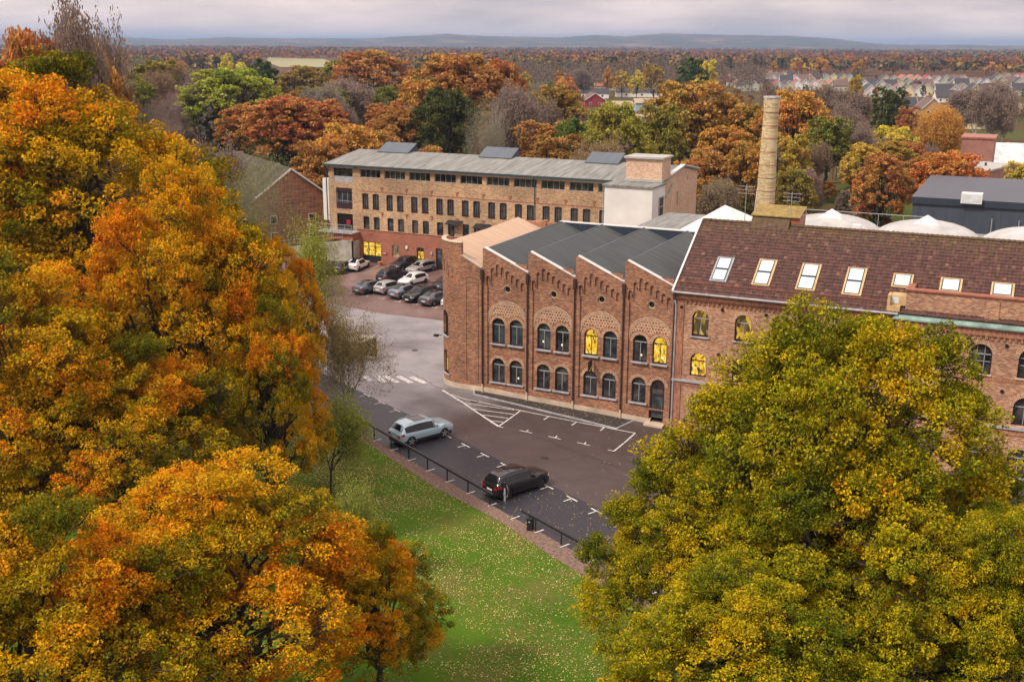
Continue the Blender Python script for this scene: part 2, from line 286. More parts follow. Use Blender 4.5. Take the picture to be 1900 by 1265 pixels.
# ------------------------------------------------------------------ object helpers
def tag(o, label=None, cat=None, group=None, kind=None):
    if label: o['label'] = label
    if cat: o['category'] = cat
    if group: o['group'] = group
    if kind: o['kind'] = kind
    return o
WL = {}
def empty(name, loc, label, cat, group=None):
    o = bpy.data.objects.new(name, None); C.objects.link(o); o.location = loc; o.empty_display_size = .5
    WL[o.name] = Vector(loc)
    return tag(o, label, cat, group)
def wloc(o):
    v = Vector((0, 0, 0))
    while o: v += WL.get(o.name, Vector(o.location)); o = o.parent
    return v
class MB:
    def __init__(s): s.v = []; s.f = []; s.m = []
    def face(s, pts, mi=0):
        n = len(s.v); s.v += [tuple(p) for p in pts]; s.f.append(tuple(range(n, n+len(pts)))); s.m.append(mi); return s
    def box(s, x0, x1, y0, y1, z0, z1, mi=0):
        n = len(s.v); s.v += [(x0, y0, z0), (x1, y0, z0), (x1, y1, z0), (x0, y1, z0), (x0, y0, z1), (x1, y0, z1), (x1, y1, z1), (x0, y1, z1)]
        for q in ((0, 3, 2, 1), (4, 5, 6, 7), (0, 1, 5, 4), (1, 2, 6, 5), (2, 3, 7, 6), (3, 0, 4, 7)): s.f.append(tuple(n+i for i in q)); s.m.append(mi)
        return s
    def hexa(s, P, mi=0):
        n = len(s.v); s.v += [tuple(p) for p in P]
        for q in ((0, 3, 2, 1), (4, 5, 6, 7), (0, 1, 5, 4), (1, 2, 6, 5), (2, 3, 7, 6), (3, 0, 4, 7)): s.f.append(tuple(n+i for i in q)); s.m.append(mi)
        return s
    def bar(s, a, b, w_, h, mi=0):          # rectangular bar from a to b
        a, b = Vector(a), Vector(b); d = (b-a).normalized(); sd = d.cross(Vector((0, 0, 1)))
        sd = Vector((1, 0, 0)) if sd.length < .01 else sd.normalized(); u = sd.cross(d).normalized(); sd *= w_/2; u *= h/2
        return s.hexa([a-sd-u, a+sd-u, b+sd-u, b-sd-u, a-sd+u, a+sd+u, b+sd+u, b-sd+u], mi)
    def tube(s, path, r, n=8, mi=0, cap=True):
        rs = r if isinstance(r, (list, tuple)) else [r]*len(path); base = len(s.v); P = [Vector(p) for p in path]
        for i, p in enumerate(P):
            d = (P[min(i+1, len(P)-1)]-P[max(i-1, 0)]).normalized(); a = d.cross(Vector((0, 0, 1)))
            a = Vector((1, 0, 0)) if a.length < .01 else a.normalized(); b = d.cross(a)
            for k in range(n):
                q = 2*math.pi*k/n; s.v.append(tuple(p+(a*math.cos(q)+b*math.sin(q))*rs[i]))
        for i in range(len(P)-1):
            for k in range(n):
                k2 = (k+1) % n; s.f.append((base+i*n+k, base+i*n+k2, base+(i+1)*n+k2, base+(i+1)*n+k)); s.m.append(mi)
        if cap:
            s.f.append(tuple(base+k for k in range(n))); s.m.append(mi); s.f.append(tuple(base+(len(P)-1)*n+k for k in range(n))); s.m.append(mi)
        return s
    def prism(s, poly, f0, f1, mi=0):       # poly of 2D points; f0/f1 map 2D -> 3D on both sides
        tri = tessellate_polygon([[Vector((p[0], p[1], 0)) for p in poly]]); n = len(poly); base = len(s.v)
        s.v += [tuple(f0(p)) for p in poly]+[tuple(f1(p)) for p in poly]
        for a in tri: s.f.append(tuple(base+i for i in a)); s.m.append(mi); s.f.append(tuple(base+n+i for i in reversed(a))); s.m.append(mi)
        for i in range(n): j = (i+1) % n; s.f.append((base+i, base+j, base+n+j, base+n+i)); s.m.append(mi)
        return s
    def wall(s, outline, holes, fr, bk, mi=0, mi_rev=None, back=False):
        # outline and holes in wall coordinates; fr/bk map (u,v) to the front surface and to the bottom of the reveal
        loops = [[Vector((p[0], p[1], 0)) for p in outline]]+[[Vector((p[0], p[1], 0)) for p in h] for h in holes]
        flat = [q for l in loops for q in l]; base = len(s.v); s.v += [tuple(fr((q.x, q.y))) for q in flat]
        for a in tessellate_polygon(loops): s.f.append(tuple(base+i for i in a)); s.m.append(mi)
        for h in holes:
            n = len(h); b0 = len(s.v); s.v += [tuple(fr(p)) for p in h]+[tuple(bk(p)) for p in h]
            for i in range(n): j = (i+1) % n; s.f.append((b0+i, b0+j, b0+n+j, b0+n+i)); s.m.append(mi if mi_rev is None else mi_rev)
        return s
    def ring(s, o_, i_, f0, f1, mi=0):      # frame between two equal-length loops, with thickness
        n = len(o_); b0 = len(s.v); s.v += [tuple(f0(p)) for p in o_]+[tuple(f0(p)) for p in i_]+[tuple(f1(p)) for p in o_]+[tuple(f1(p)) for p in i_]
        for k in range(n):
            j = (k+1) % n
            for q in ((k, j, n+j, n+k), (n+k, n+j, 3*n+j, 3*n+k), (k, 2*n+k, 2*n+j, j)): s.f.append(tuple(b0+i for i in q)); s.m.append(mi)
        return s
    def build(s, name, mats, parent=None, smooth=False, local=False):
        me = bpy.data.meshes.new(name); off = wloc(parent) if (parent and not local) else Vector((0, 0, 0))
        me.from_pydata([(a-off.x, b-off.y, c-off.z) for a, b, c in s.v], [], s.f)
        for q in (mats if isinstance(mats, (list, tuple)) else [mats]): me.materials.append(MT(q) if isinstance(q, str) else q)
        me.polygons.foreach_set('material_index', s.m)
        if smooth: me.polygons.foreach_set('use_smooth', [True]*len(s.f))
        me.update(); o = bpy.data.objects.new(name, me); C.objects.link(o)
        if parent: o.parent = parent
        WL[o.name] = Vector((0, 0, 0)); return o
def dup(o, parent=None):
    c = o.copy(); C.objects.link(c)
    if parent is not None: c.parent = parent
    for ch in list(o.children): dup(ch, c)
    return c
def fast(name, V, Q, mats, mi=None, col=None):
    me = bpy.data.meshes.new(name); V = np.ascontiguousarray(V, np.float32); Q = np.ascontiguousarray(Q, np.int32); k = Q.shape[1]
    me.vertices.add(len(V)); me.vertices.foreach_set('co', V.ravel()); me.loops.add(Q.size); me.loops.foreach_set('vertex_index', Q.ravel())
    me.polygons.add(len(Q)); me.polygons.foreach_set('loop_start', np.arange(len(Q), dtype=np.int32)*k)
    for q in mats: me.materials.append(MT(q))
    if mi is not None: me.polygons.foreach_set('material_index', np.ascontiguousarray(mi, np.int32))
    if col is not None:
        a = me.color_attributes.new('Col', 'FLOAT_COLOR', 'POINT'); a.data.foreach_set('color', np.ascontiguousarray(col, np.float32).ravel())
    me.update(calc_edges=True); me.validate(); return me
def sheet(name, poly, dz, mat, step=1.0, parent=None, kind='structure'):
    xs = [p[0] for p in poly]; ys = [p[1] for p in poly]; pts = [Vector(p[:2]) for p in poly]
    def inside(x, y):
        c = False; n = len(poly); j = n-1
        for i in range(n):
            if (poly[i][1] > y) != (poly[j][1] > y) and x < (poly[j][0]-poly[i][0])*(y-poly[i][1])/(poly[j][1]-poly[i][1])+poly[i][0]: c = not c
            j = i
        return c
    pb = []; edges = []
    for i in range(len(pts)):
        a, b = pts[i], pts[(i+1) % len(pts)]; k = max(1, int((b-a).length/step))
        for q in range(k): pb.append(a+(b-a)*(q/k))
    n = len(pb); edges = [(i, (i+1) % n) for i in range(n)]
    x = min(xs)+step*.37
    while x < max(xs):
        y = min(ys)+step*.41
        while y < max(ys):
            if inside(x, y): pb.append(Vector((x, y)))
            y += step
        x += step
    r_ = delaunay_2d_cdt(pb, edges, [], 1, 1e-5)
    mb = MB(); mb.v = [(p.x, p.y, gz(p.x, p.y)+dz) for p in r_[0]]; mb.f = [tuple(f) for f in r_[2]]; mb.m = [0]*len(mb.f)
    o = mb.build(name, mat, parent)
    if kind and not parent: o['kind'] = kind
    return o
def strip(mb, a, b, wd, dz, mi=0):
    a = np.array(a[:2]); b = np.array(b[:2]); L = np.hypot(*(b-a)); d = (b-a)/L; s_ = np.array([-d[1], d[0]])*wd/2; k = max(1, int(L))
    for i in range(k):
        p, q = a+(b-a)*i/k, a+(b-a)*(i+1)/k
        mb.face([(*c_, gz(*c_)+dz) for c_ in (p-s_, q-s_, q+s_, p+s_)], mi)

# ================================================================== ground
def axis(*segs):
    o = []
    for a, b, st in segs: o += list(np.arange(a, b, st))
    return o
xs = axis((-30000, -3000, 3000), (-3000, -400, 200), (-400, -62, 6), (-62, 22, 1), (22, 200, 8), (200, 3000, 200), (3000, 30001, 3000))
ys = axis((-400, 30, 30), (30, 112, 1), (112, 400, 6), (400, 3000, 200), (3000, 32001, 3000))
XX, YY = np.meshgrid(xs, ys); V = np.array([(x, y, gz(x, y)) for x, y in zip(XX.ravel(), YY.ravel())]); nx = len(xs)
ij = np.arange(nx*(len(ys)-1)).reshape(len(ys)-1, nx)[:, :-1].ravel(); Q = np.stack([ij, ij+1, ij+nx+1, ij+nx], 1)
go = bpy.data.objects.new('ground', fast('ground', V, Q, ['ground_mixed'])); C.objects.link(go); go['kind'] = 'structure'
# reference lines measured on the ground
lawn_e = [(-58, 75.2), (-42.7, 66.6), (-39.1, 64.45), (-34.45, 61.61), (-31.6, 60.3), (-28, 58.5), (-25.8, 57.17), (-23.4, 55.55), (-12, 49.3), (8, 38.5)]
grav_e = [(-58, 76.6), (-43.2, 67.9), (-38.5, 65.3), (-34.15, 62.9), (-32.6, 62.1), (-29.4, 60.5), (-27.25, 59.3), (-24.9, 58.1), (-21.9, 56.45), (-10, 50.1), (9, 40.0)]
asph_e = [(-58, 81.4), (-46.5, 75.5), (-43.2, 73.9), (-37.85, 71.16), (-31.86, 67.7), (-24.74, 64.0), (-10, 56.6), (12, 45)]
sheet('lawn', [(-95, 20), (20, 20), (20, 32)]+lawn_e[::-1]+[(-95, 92)], .012, 'lawn', 1.6)
sheet('verge', lawn_e+grav_e[::-1], .022, 'gravel', 1.0)
sheet('parking_strip', grav_e+asph_e[::-1], .03, 'asphalt_new', 1.2)
pav = [G(600, 560), G(694, 580), G(829, 596)]
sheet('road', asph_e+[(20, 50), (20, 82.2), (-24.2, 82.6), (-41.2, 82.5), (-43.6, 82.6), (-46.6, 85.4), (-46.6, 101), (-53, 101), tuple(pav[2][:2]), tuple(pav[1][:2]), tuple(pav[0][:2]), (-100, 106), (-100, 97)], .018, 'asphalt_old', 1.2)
sheet('courtyard_paving', [tuple(pav[0][:2]), tuple(pav[1][:2]), tuple(pav[2][:2]), (-52.9, 101.2), (-40, 101.2), (-40, 128.1), (-96, 128.1), (-100, 118), (-100, 106.2)], .02, 'paving_setts', 1.6)
sheet('flower_bed', [(-42.0, 82.39), (-41.45, 81.3), (-31.08, 80.15), (-27.9, 79.7), (-27.4, 82.39)], .035, 'soil', .7)
# painted markings: each run of paint is one sheet laid on the asphalt
mk = MB(); D1 = .045
P = lambda x, y: G(640+x/5.061, 660+y/5.061)[:2]; P2 = lambda x, y: G(820+x/7.027, 620+y/7.027)[:2]; P3 = lambda x, y: G(860+x/5.061, 780+y/5.061)[:2]
for a, b in (((300, 195), (372, 255)), ((372, 192), (497, 256)), ((497, 195), (627, 260)), ((620, 202), (757, 262)), ((190, 195), (245, 240))): strip(mk, P(*a), P(*b), .55, D1)
mk.build('zebra_crossing', 'line_paint')['kind'] = 'structure'
mk = MB()
for a, b, wd in (((0, 730), (740, 1207), .2), ((120, 790), (300, 850), .12), ((300, 850), (1025, 1000), .12), ((295, 905), (940, 992), .12), ((410, 980), (935, 1050), .12), ((525, 1055), (860, 1100), .12), ((650, 1135), (800, 1150), .12), ((740, 1207), (1025, 1000), .12), ((745, 1212), (805, 1222), .1), ((1390, 1080), (1325, 1120), .1), ((1755, 1150), (1690, 1192), .1), ((1025, 1000), (1830, 1162), .12)):
    strip(mk, P2(*a), P2(*b), wd, D1)
for a, b, wd in (((975, 0), (1612, 122), .12), ((1612, 122), (1412, 292), .12), ((1412, 292), (1357, 280), .12), ((525, 96), (640, 122), .1), ((795, 152), (913, 180), .1), ((1068, 210), (1190, 241), .1), ((590, 108), (607, 93), .1), ((862, 165), (880, 148), .1), ((1135, 225), (1150, 208), .1), ((1320, 70), (1285, 100), .1), ((1057, 20), (1015, 50), .1)):
    strip(mk, P3(*a), P3(*b), wd, D1)
mk.build('hatched_lines', 'line_paint')['kind'] = 'structure'
mk = MB()
T0 = np.array([-36.425, 69.895]); TD = np.array([2.22, -1.197]); ud = TD/np.hypot(*TD); un = np.array([math.cos(R(64.5)), math.sin(R(64.5))])
for k in range(-6, 15):
    h = T0+TD*k; strip(mk, h-ud*.55, h+ud*.55, .12, D1); strip(mk, h, h-un*.75, .1, D1)
    q = h-un*5.3; strip(mk, q, q-un*-.75, .1, D1)
mk.build('stall_lines', 'line_paint')['kind'] = 'structure'
mk = MB(); PF = lambda x, y: G(560+x/6.327, 400+y/6.327)[:2]
for x, y in ((545, 920), (745, 950), (935, 980), (1130, 1015), (1330, 1045), (1560, 1085)):
    q = PF(x, y); strip(mk, q-np.array([.5, -.06]), q+np.array([.5, -.06]), .1, D1); strip(mk, q, q+np.array([.08, .7]), .1, D1)
for a, b in (((750, 640), (945, 580)), ((1300, 705), (1490, 640)), ((920, 622), (975, 618)), ((920, 660), (985, 665)), ((1095, 682), (1160, 685))): strip(mk, PF(*a), PF(*b), .12, D1)
mk.build('courtyard_stall_lines', 'line_paint')['kind'] = 'structure'
mk = MB(); kb = [(-42.05, 82.38), (-41.5, 81.25), (-31.08, 80.1), (-27.85, 79.65), (-27.3, 82.0)]
for a, b in zip(kb[:-1], kb[1:]):
    k = 12; a = np.array(a); b = np.array(b)
    for i in range(k):
        p, q = a+(b-a)*i/k, a+(b-a)*(i+.97)/k; mk.bar((*p, gz(*p)+.06), (*q, gz(*q)+.06), .12, .12)
mk.build('kerb', 'stone_sill')['kind'] = 'structure'
mk = MB()
for a, b in ((G(830, 740), G(1180, 880)), (G(760, 690), G(905, 775)), (G(700, 640), G(820, 650)), (G(720, 610), G(700, 690))):
    a, b = np.array(a[:2]), np.array(b[:2]); rgk = random.Random(a[0]); k = 22; pr = a
    for i in range(1, k+1): q = a+(b-a)*i/k+np.array([rgk.uniform(-.18, .18), rgk.uniform(-.18, .18)]); strip(mk, pr, q, .05, .026); pr = q
mk.build('tar_seam', 'asphalt_new')['kind'] = 'structure'
# distant fields and hills
def far_sheet(name, pts, mat, z): MB().face([(*atZ(x, y, 0)[:2], z) for x, y in pts]).build(name, mat)['kind'] = 'structure'
far_sheet('field', [(498, 108), (600, 110.5), (622, 118), (600, 126), (520, 126), (492, 116)], 'field', .6)
far_sheet('meadow', [(480, 150), (560, 152), (520, 168), (455, 166)], 'lawn', .5)
far_sheet('green_field', [(1195, 262), (1300, 262), (1310, 292), (1190, 290)], 'lawn', .25) if False else None
rng = np.random.default_rng(3)
def hills():
    px = np.linspace(-500, 2500, 420); prof_x = [-500, 0, 200, 330, 420, 520, 640, 700, 760, 830, 900, 960, 1040, 1100, 1160, 1240, 1320, 1400, 1480, 1540, 1600, 1680, 1780, 1900, 2500]
    prof = [70, 72, 70, 75, 70, 72, 73, 72, 69, 65, 68, 69, 71, 67, 69, 64.5, 67, 67, 69, 73, 80, 84, 84.5, 85, 85]
    ds = [5200, 6000, 6800, 7600, 8400, 9000, 9600, 10500, 12000]; V = []; n1 = len(px)
    ph = rng.random(12)*6
    for j, d in enumerate(ds):
        k = math.sin(min(1, (d-5200)/3800)*math.pi/2)**1.6 if d <= 9000 else max(0, 1-(d-9000)/3000)
        for i, x in enumerate(px):
            p = atD(x, 82, d); hy = 82+(x-950)*math.tan(R(.3)); top = (hy-np.interp(x, prof_x, prof))/F_PX*9000+29
            nz_ = sum(math.sin(x*(.013*(q+1))+ph[q]+j*.9)/(q+1.5) for q in range(8))*3.4+rng.normal()*1.3
            V.append((p[0], p[1], max(-5, top*k+nz_*k) if 0 < j < len(ds)-1 else -8))
    ij = np.arange(n1*(len(ds)-1)).reshape(len(ds)-1, n1)[:, :-1].ravel()
    me = fast('hills', np.array(V), np.stack([ij, ij+1, ij+n1+1, ij+n1], 1), ['hill_wood']); o = bpy.data.objects.new('hills', me); C.objects.link(o); o['kind'] = 'structure'
hills()

# ================================================================== windows
def arch(xc, w_, z0, z1, n=12):
    r_ = w_/2; zs = z1-r_
    return [(xc-r_, z0), (xc+r_, z0)]+[(xc+r_*math.cos(math.pi*i/n), zs+r_*math.sin(math.pi*i/n)) for i in range(n+1)]
def seg(xc, w_, z0, z1, h=.14, n=6):
    return [(xc-w_/2, z0), (xc+w_/2, z0)]+[(xc+w_/2-w_*i/n, z1-h+h*math.sin(math.pi*(.15+.7*i/n))) for i in range(n+1)]
def rect(x0, x1, z0, z1): return [(x0, z0), (x1, z0), (x1, z1), (x0, z1)]
def shrink(poly, d):
    cx = sum(p[0] for p in poly)/len(poly); x0 = min(p[0] for p in poly); x1 = max(p[0] for p in poly); z0 = min(p[1] for p in poly); z1 = max(p[1] for p in poly)
    cz = (z0+z1)/2; fx = 1-2*d/(x1-x0); fz = 1-2*d/(z1-z0)
    return [((p[0]-cx)*fx+cx, (p[1]-cz)*fz+cz) for p in poly]
def xz(y): return lambda p: (p[0], y, p[1])
def yz(x): return lambda p: (x, p[0], p[1])
def window(parent, poly, y, mat='glass_dark', frame='frame_maroon', bars=(), sill=None, fw=.09, name='window', sillmat='stone_sill', bw=.05, f=xz, s=1, sub=None):
    """arched or straight window in a wall facing -Y (f=xz) or +X (f=yz, s=-1): frame with thickness, glazing bars, pane, sill"""
    mb = MB(); mb.ring(poly, shrink(poly, fw), f(y-.05*s), f(y+.06*s)); pale = frame == 'frame_maroon' and mat != 'glass_lit' and len(poly) > 8; mbb = MB() if pale else mb
    for k_ in bars:
        (a, b, c_, d_) = k_; P_ = [f(y-.02*s)(q) for q in ((a-bw/2, c_), (b+bw/2, c_), (b+bw/2, d_), (a-bw/2, d_))]+[f(y+.05*s)(q) for q in ((a-bw/2, c_), (b+bw/2, c_), (b+bw/2, d_), (a-bw/2, d_))]
        mbb.hexa(P_)
    fo = mb.build(name, frame, parent)
    if pale and bars: mbb.build('glazing_bars', 'frame_grey', fo)
    MB().face([f(y+.03*s)(p) for p in poly]).build('pane', mat, fo)
    if sill:
        x0, x1, z = sill; q0, q1 = f(y-.38*s)((x0, z-.12)), f(y+.02*s)((x1, z)); 
        MB().box(min(q0[0], q1[0]), max(q0[0], q1[0]), min(q0[1], q1[1]), max(q0[1], q1[1]), q0[2], q1[2]).build('sill', sillmat, fo)
    return fo
def arch_bars(xc, w_, z0, z1, mull=1):
    zt = z1-w_/2-.02; B = [(xc-w_/2+.05, xc+w_/2-.05, zt-.035, zt+.045)]
    if mull == 1: B.append((xc, xc, z0+.05, zt))
    if mull == 2: B += [(xc-w_/6, xc-w_/6, z0+.05, z1-.1), (xc+w_/6, xc+w_/6, z0+.05, z1-.1), (xc-w_/2+.05, xc+w_/2-.05, z0+.62*(zt-z0)-.02, z0+.62*(zt-z0)+.02)]
    return B
def surround(mb, xc, w_, z1, y, t_=.26, mi=0, n=14, leg=.0):
    r_ = w_/2; zs = z1-r_; o_ = []; i_ = []
    for k in range(n+1): a = math.pi*k/n; o_.append((xc+(r_+t_)*math.cos(a), zs+(r_+t_)*math.sin(a))); i_.append((xc+r_*math.cos(a), zs+r_*math.sin(a)))
    for k in range(n):
        mb.hexa([xz(y)(o_[k]), xz(y)(o_[k+1]), xz(y)(i_[k+1]), xz(y)(i_[k]), xz(y-.035)(o_[k]), xz(y-.035)(o_[k+1]), xz(y-.035)(i_[k+1]), xz(y-.035)(i_[k])], mi)

def surround_part(par, *a, mats=('brick_arch',), **k):
    mb = MB(); surround(mb, *a, **k); return mb.build('arch_surround', list(mats), par)

# ================================================================== sawtooth hall
YF = 82.41; BAY = 4.24; X0 = -41.2
hall = empty('sawtooth_hall', (-35, 82.41, 0), 'red brick hall with four sawtooth gables and a rounded corner beside the courtyard', 'building')
V0 = 10.95; T1 = 12.70
wb = MB(); tr = MB(); gzs = lambda x: gz(x, 82)-.15
stepz = [(.48, 10.36), (.90, 11.06), (1.38, 11.42), (1.84, 11.18), (2.30, 10.90), (2.78, 10.60), (3.25, 10.33), (3.70, 10.05)]
for k in range(4):
    xa = X0+BAY*k; xb = xa+BAY; tip = xa+.38
    field = [(xa+.42, .78), (xa+3.98, .78), (xa+3.98, 9.5)]
    for i in range(len(stepz)-1, -1, -1):
        cx, ct = stepz[i][0]+xa, stepz[i][1]; r_ = .155; lo = ct-.60
        field += [(cx+r_, lo)] if i == len(stepz)-1 else [(cx+r_, max(lo, stepz[i+1][1]-.60)-.12), (cx+r_, lo)]
        field += [(cx+r_*math.cos(a), ct-r_+r_*math.sin(a)) for a in [math.pi*j/6 for j in range(7)]]
        if i > 0: nlo = stepz[i-1][1]-.60; field += [(cx-r_, min(lo, nlo)-.12)]
        else: field += [(cx-r_, 9.5)]
    # clean duplicates
    fl = []
    for p_ in field:
        if not fl or abs(p_[0]-fl[-1][0])+abs(p_[1]-fl[-1][1]) > 1e-4: fl.append(p_)
    field = fl+[(xa+.42, 9.5)]
    outl = [(xa, gzs(xa)), (xb, gzs(xb)), (xb, V0-.05), (xb-.02, V0), (tip, T1), (xa, T1)]
    if k == 3:
        outl = [(xa, gzs(xa)), (xa+2.4, gzs(xb)), (xa+2.4, .6), (xa+3.62, .6), (xa+3.62, gzs(xb)), (xb, gzs(xb)), (xb, V0-.05), (xb-.02, V0), (tip, T1), (xa, T1)]
        field = [(xa+.42, .78), (xa+2.2, .78), (xa+2.2, .68), (xa+3.8, .68), (xa+3.8, .78)]+field[1:]
    wb.wall(outl, [field], xz(YF), xz(YF+.14))
    lw = [xa+1.42, xa+3.09]
    holes = [arch(lw[0], 1.22, 1.05, 3.2), arch(lw[1], 1.22, 1.05, 3.2), arch(lw[0], 1.22, 4.5, 6.76), arch(lw[1], 1.22, 4.5, 6.76),
             [(xa+2.24+.31*math.cos(a), 9.29+.31*math.sin(a)) for a in [2*math.pi*j/16 for j in range(16)]]]
    if k == 3: holes[1] = None
    back = [(xa+.38, .74), (xa+4.02, .74), (xa+4.02, 11.6), (xa+.38, 11.6)]
    if k == 3:
        back = [(xa+.38, .74), (xa+2.4, .74), (xa+2.4, .62)]+[(xa+2.4, 2.0)]; dr = arch(xa+3.01, 1.22, -.42, 3.2)[2:]
        back = [(xa+.38, .74), (xa+2.4, .74)]+[p_ for p_ in reversed(dr)]+[(xa+3.62, .62), (xa+4.02, .62), (xa+4.02, 11.6), (xa+.38, 11.6)]
    wb.wall(back, [h for h in holes if h], xz(YF+.14), xz(YF+.36))
    if k == 3: wb.wall(rect(xa+2.2, xa+2.41, -.6, .75), [], xz(YF+.14), xz(YF+.2)); wb.wall(rect(xa+3.61, xa+3.82, -.6, .75), [], xz(YF+.14), xz(YF+.2))
    for hx, zt in ((lw[0], 3.2), (lw[1], 3.2), (lw[0], 6.76), (lw[1], 6.76)): surround_part(hall, hx, 1.22, zt, YF+.14, .24)
    surround_part(hall, xa+2.24, .62, 9.6, YF+.14, .10); tr = MB()
    # wide relieving arch with basket-weave panel
    cx = xa+2.24; r0 = 1.74; zc = 6.33
    surround(tr, cx, r0*2, zc+r0, YF+.143, .20, 0, n=22); surround(tr, cx, r0*2-.04, zc+r0-.02, YF+.139, .035, 2, n=22); surround(tr, cx, r0*2+.40, zc+r0+.2, YF+.139, .035, 2, n=22)
    pn = [(cx+r0*math.cos(math.pi*j/20), zc+r0*math.sin(math.pi*j/20)) for j in range(21) if math.sin(math.pi*j/20) > .22]
    low = [(pn[-1][0], 6.72), (lw[0]-.55, 6.98), (lw[0], 7.05), (lw[0]+.55, 6.98), (cx, 6.74), (lw[1]-.55, 6.98), (lw[1], 7.05), (lw[1]+.55, 6.98), (pn[0][0], 6.72)]
    tr.prism(pn+low, xz(YF+.136), xz(YF+.139), 1)
    # pilaster face between bays and string course
    tr.build('relieving_arch', ['brick_arch', 'brick_weave', 'stone_plinth'], hall)
for sx_ in (0,): pass
hw = wb.build('wall', 'brick_red', hall)
lits = {(2, 0, 1): 'glass_lit', (3, 1, 1): 'glass_lit', (0, 0, 1): 'glass_blue', (0, 1, 1): 'glass_blue', (1, 0, 1): 'glass_blue', (2, 1, 1): 'glass_blue'}
for k in range(4):
    xa = X0+BAY*k
    for j, cx in enumerate((xa+1.42, xa+3.09)):
        if k == 3 and j == 1: pass
        else: window(hall, arch(cx, 1.22, 1.05, 3.2), YF+.30, lits.get((k, j, 0), 'glass_dark'), bars=arch_bars(cx, 1.22, 1.05, 3.2), sill=(cx-.78, cx+.78, 1.05))
        window(hall, arch(cx, 1.22, 4.5, 6.76), YF+.30, lits.get((k, j, 1), 'glass_dark'), bars=arch_bars(cx, 1.22, 4.5, 6.76), sill=(cx-.72, cx+.72, 4.5))
    c16 = [(xa+2.24+.33*math.cos(a), 9.29+.33*math.sin(a)) for a in [2*math.pi*j/16 for j in range(16)]]
    window(hall, c16, YF+.30, 'glass_dark', 'stone_plinth', name='round_window')
for bx_, bz_ in ((X0+BAY+1.30, 5.05), (X0+BAY+3.0, 4.95), (X0+BAY*3+1.5, 4.95), (X0+3.25, 1.5), (X0+BAY*3+3.3, 4.9)):
    MB().hexa([(bx_-.07, YF+.315, bz_), (bx_+.07, YF+.315, bz_), (bx_+.05, YF+.315, bz_+.16), (bx_-.05, YF+.315, bz_+.16), (bx_-.07, YF+.325, bz_), (bx_+.07, YF+.325, bz_), (bx_+.05, YF+.325, bz_+.16), (bx_-.05, YF+.325, bz_+.16)]).build('desk_lamp', 'lamp_glow', hall)
xa = X0+BAY*3; dx = xa+3.01; da = arch(dx, 1.22, -.42, 3.2)
dm = MB(); dm.ring(da, shrink(da, .12), xz(YF+.2), xz(YF+.32)); dm.box(dx-.55, dx+.55, YF+.22, YF+.31, 1.78, 1.95); dm.box(dx-.55, dx+.55, YF+.22, YF+.31, 2.42, 2.50)
dm.face([xz(YF+.27)(p_) for p_ in [(dx-.56, 2.48), (dx+.56, 2.48)]+arch(dx, 1.1, 0, 3.14)[2:]])
do = dm.build('door', 'frame_maroon', hall)
MB().face([xz(YF+.28)(p_) for p_ in rect(dx-.5, dx+.5, -.1, 1.8)]).build('pane', 'glass_blue', do)
MB().face([xz(YF+.29)(p_) for p_ in rect(dx-.5, dx+.5, 1.95, 2.43)]).build('pane', 'glass_blind', do)
MB().tube([(dx+.42, YF+.18, .5), (dx+.42, YF+.18, 1.2)], .02, 6).build('handle', 'rim', do)
MB().tube([(dx-.22, YF+.26, 2.62), (dx-.22, YF+.14, 2.62)], .15, 12).build('vent', 'rim_dark', do)
# rounded corner with the flat bay beside it
CX, CY, CR = -43.35, 85.31, 2.9
def cyl(rad): return lambda p: ((p[0], 85.31-rad, p[1]) if p[0] > CX else (CX-rad*math.sin((CX-p[0])/CR), CY-rad*math.cos((CX-p[0])/CR), p[1]))
cb_ = MB(); XE = CX-CR*math.pi/2
def top(u): return V0+(X0-u)*.44 if u > CX+.1 else 12.95
cols = list(np.linspace(X0, CX+.1, 6))+[CX+.0999]+list(np.linspace(CX, XE, 26)); cols += [XE-.01]
win_u = -45.45; ww = 1.22
def cwall(u0, u1, z0, z1, rad, mi=0):
    f = cyl(rad); cb_.face([f((u0, z0)), f((u1, z0)), f((u1, z1)), f((u0, z1))], mi)
def curved(outline_top, holes):
    # columns of thin facets; holes are arched openings cut by height at each column
    us = sorted(set([X0, CX+.1, CX+.0999, CX]+list(np.linspace(CX, XE, 40))+list(np.linspace(X0, CX+.1, 8))+[win_u-ww/2, win_u+ww/2]), reverse=True)
    for a, b in zip(us[:-1], us[1:]):
        mid = (a+b)/2; zs = [-.15]
        if abs(mid-win_u) < ww/2:
            q = math.sqrt(max(0, (ww/2)**2-(mid-win_u)**2))
            for z0, zt in ((1.05, 3.2), (4.5, 6.76)):
                zs += [z0, zt-ww/2+q]
        zs.append(None)
        ta, tb = top(a-1e-5 if a != X0 else a), top(b+1e-5)
        for i in range(0, len(zs), 2):
            z0 = zs[i]; z1 = zs[i+1]; f = cyl(CR)
            cb_.face([f((a, z0)), f((b, z0)), f((b, tb if z1 is None else z1)), f((a, ta if z1 is None else z1))])
    for z0, zt in ((1.05, 3.2), (4.5, 6.76)):
        h = arch(win_u, ww, z0, zt); fo, fi = cyl(CR), cyl(CR-.35); n = len(h)
        for i in range(n): j = (i+1) % n; cb_.face([fo(h[i]), fo(h[j]), fi(h[j]), fi(h[i])])
curved(None, None)
cb_.box(CX-.12, CX+.12, 82.43, 82.75, 11.8, 12.95)
cb_.box(-46.25, -45.9, 85.3, 100.2, -.1, 12.4)          # side wall towards the courtyard
for u in (-42.55, -41.95):                              # blind arches of the flat bay, raised ribs
    surround(cb_, u, .5, 10.15, YF-.0, .08)
for a_, b_ in ((-42.86, -42.78), (-41.72, -41.64)): cb_.box(a_, b_, YF-.05, YF+.02, .9, 9.9)
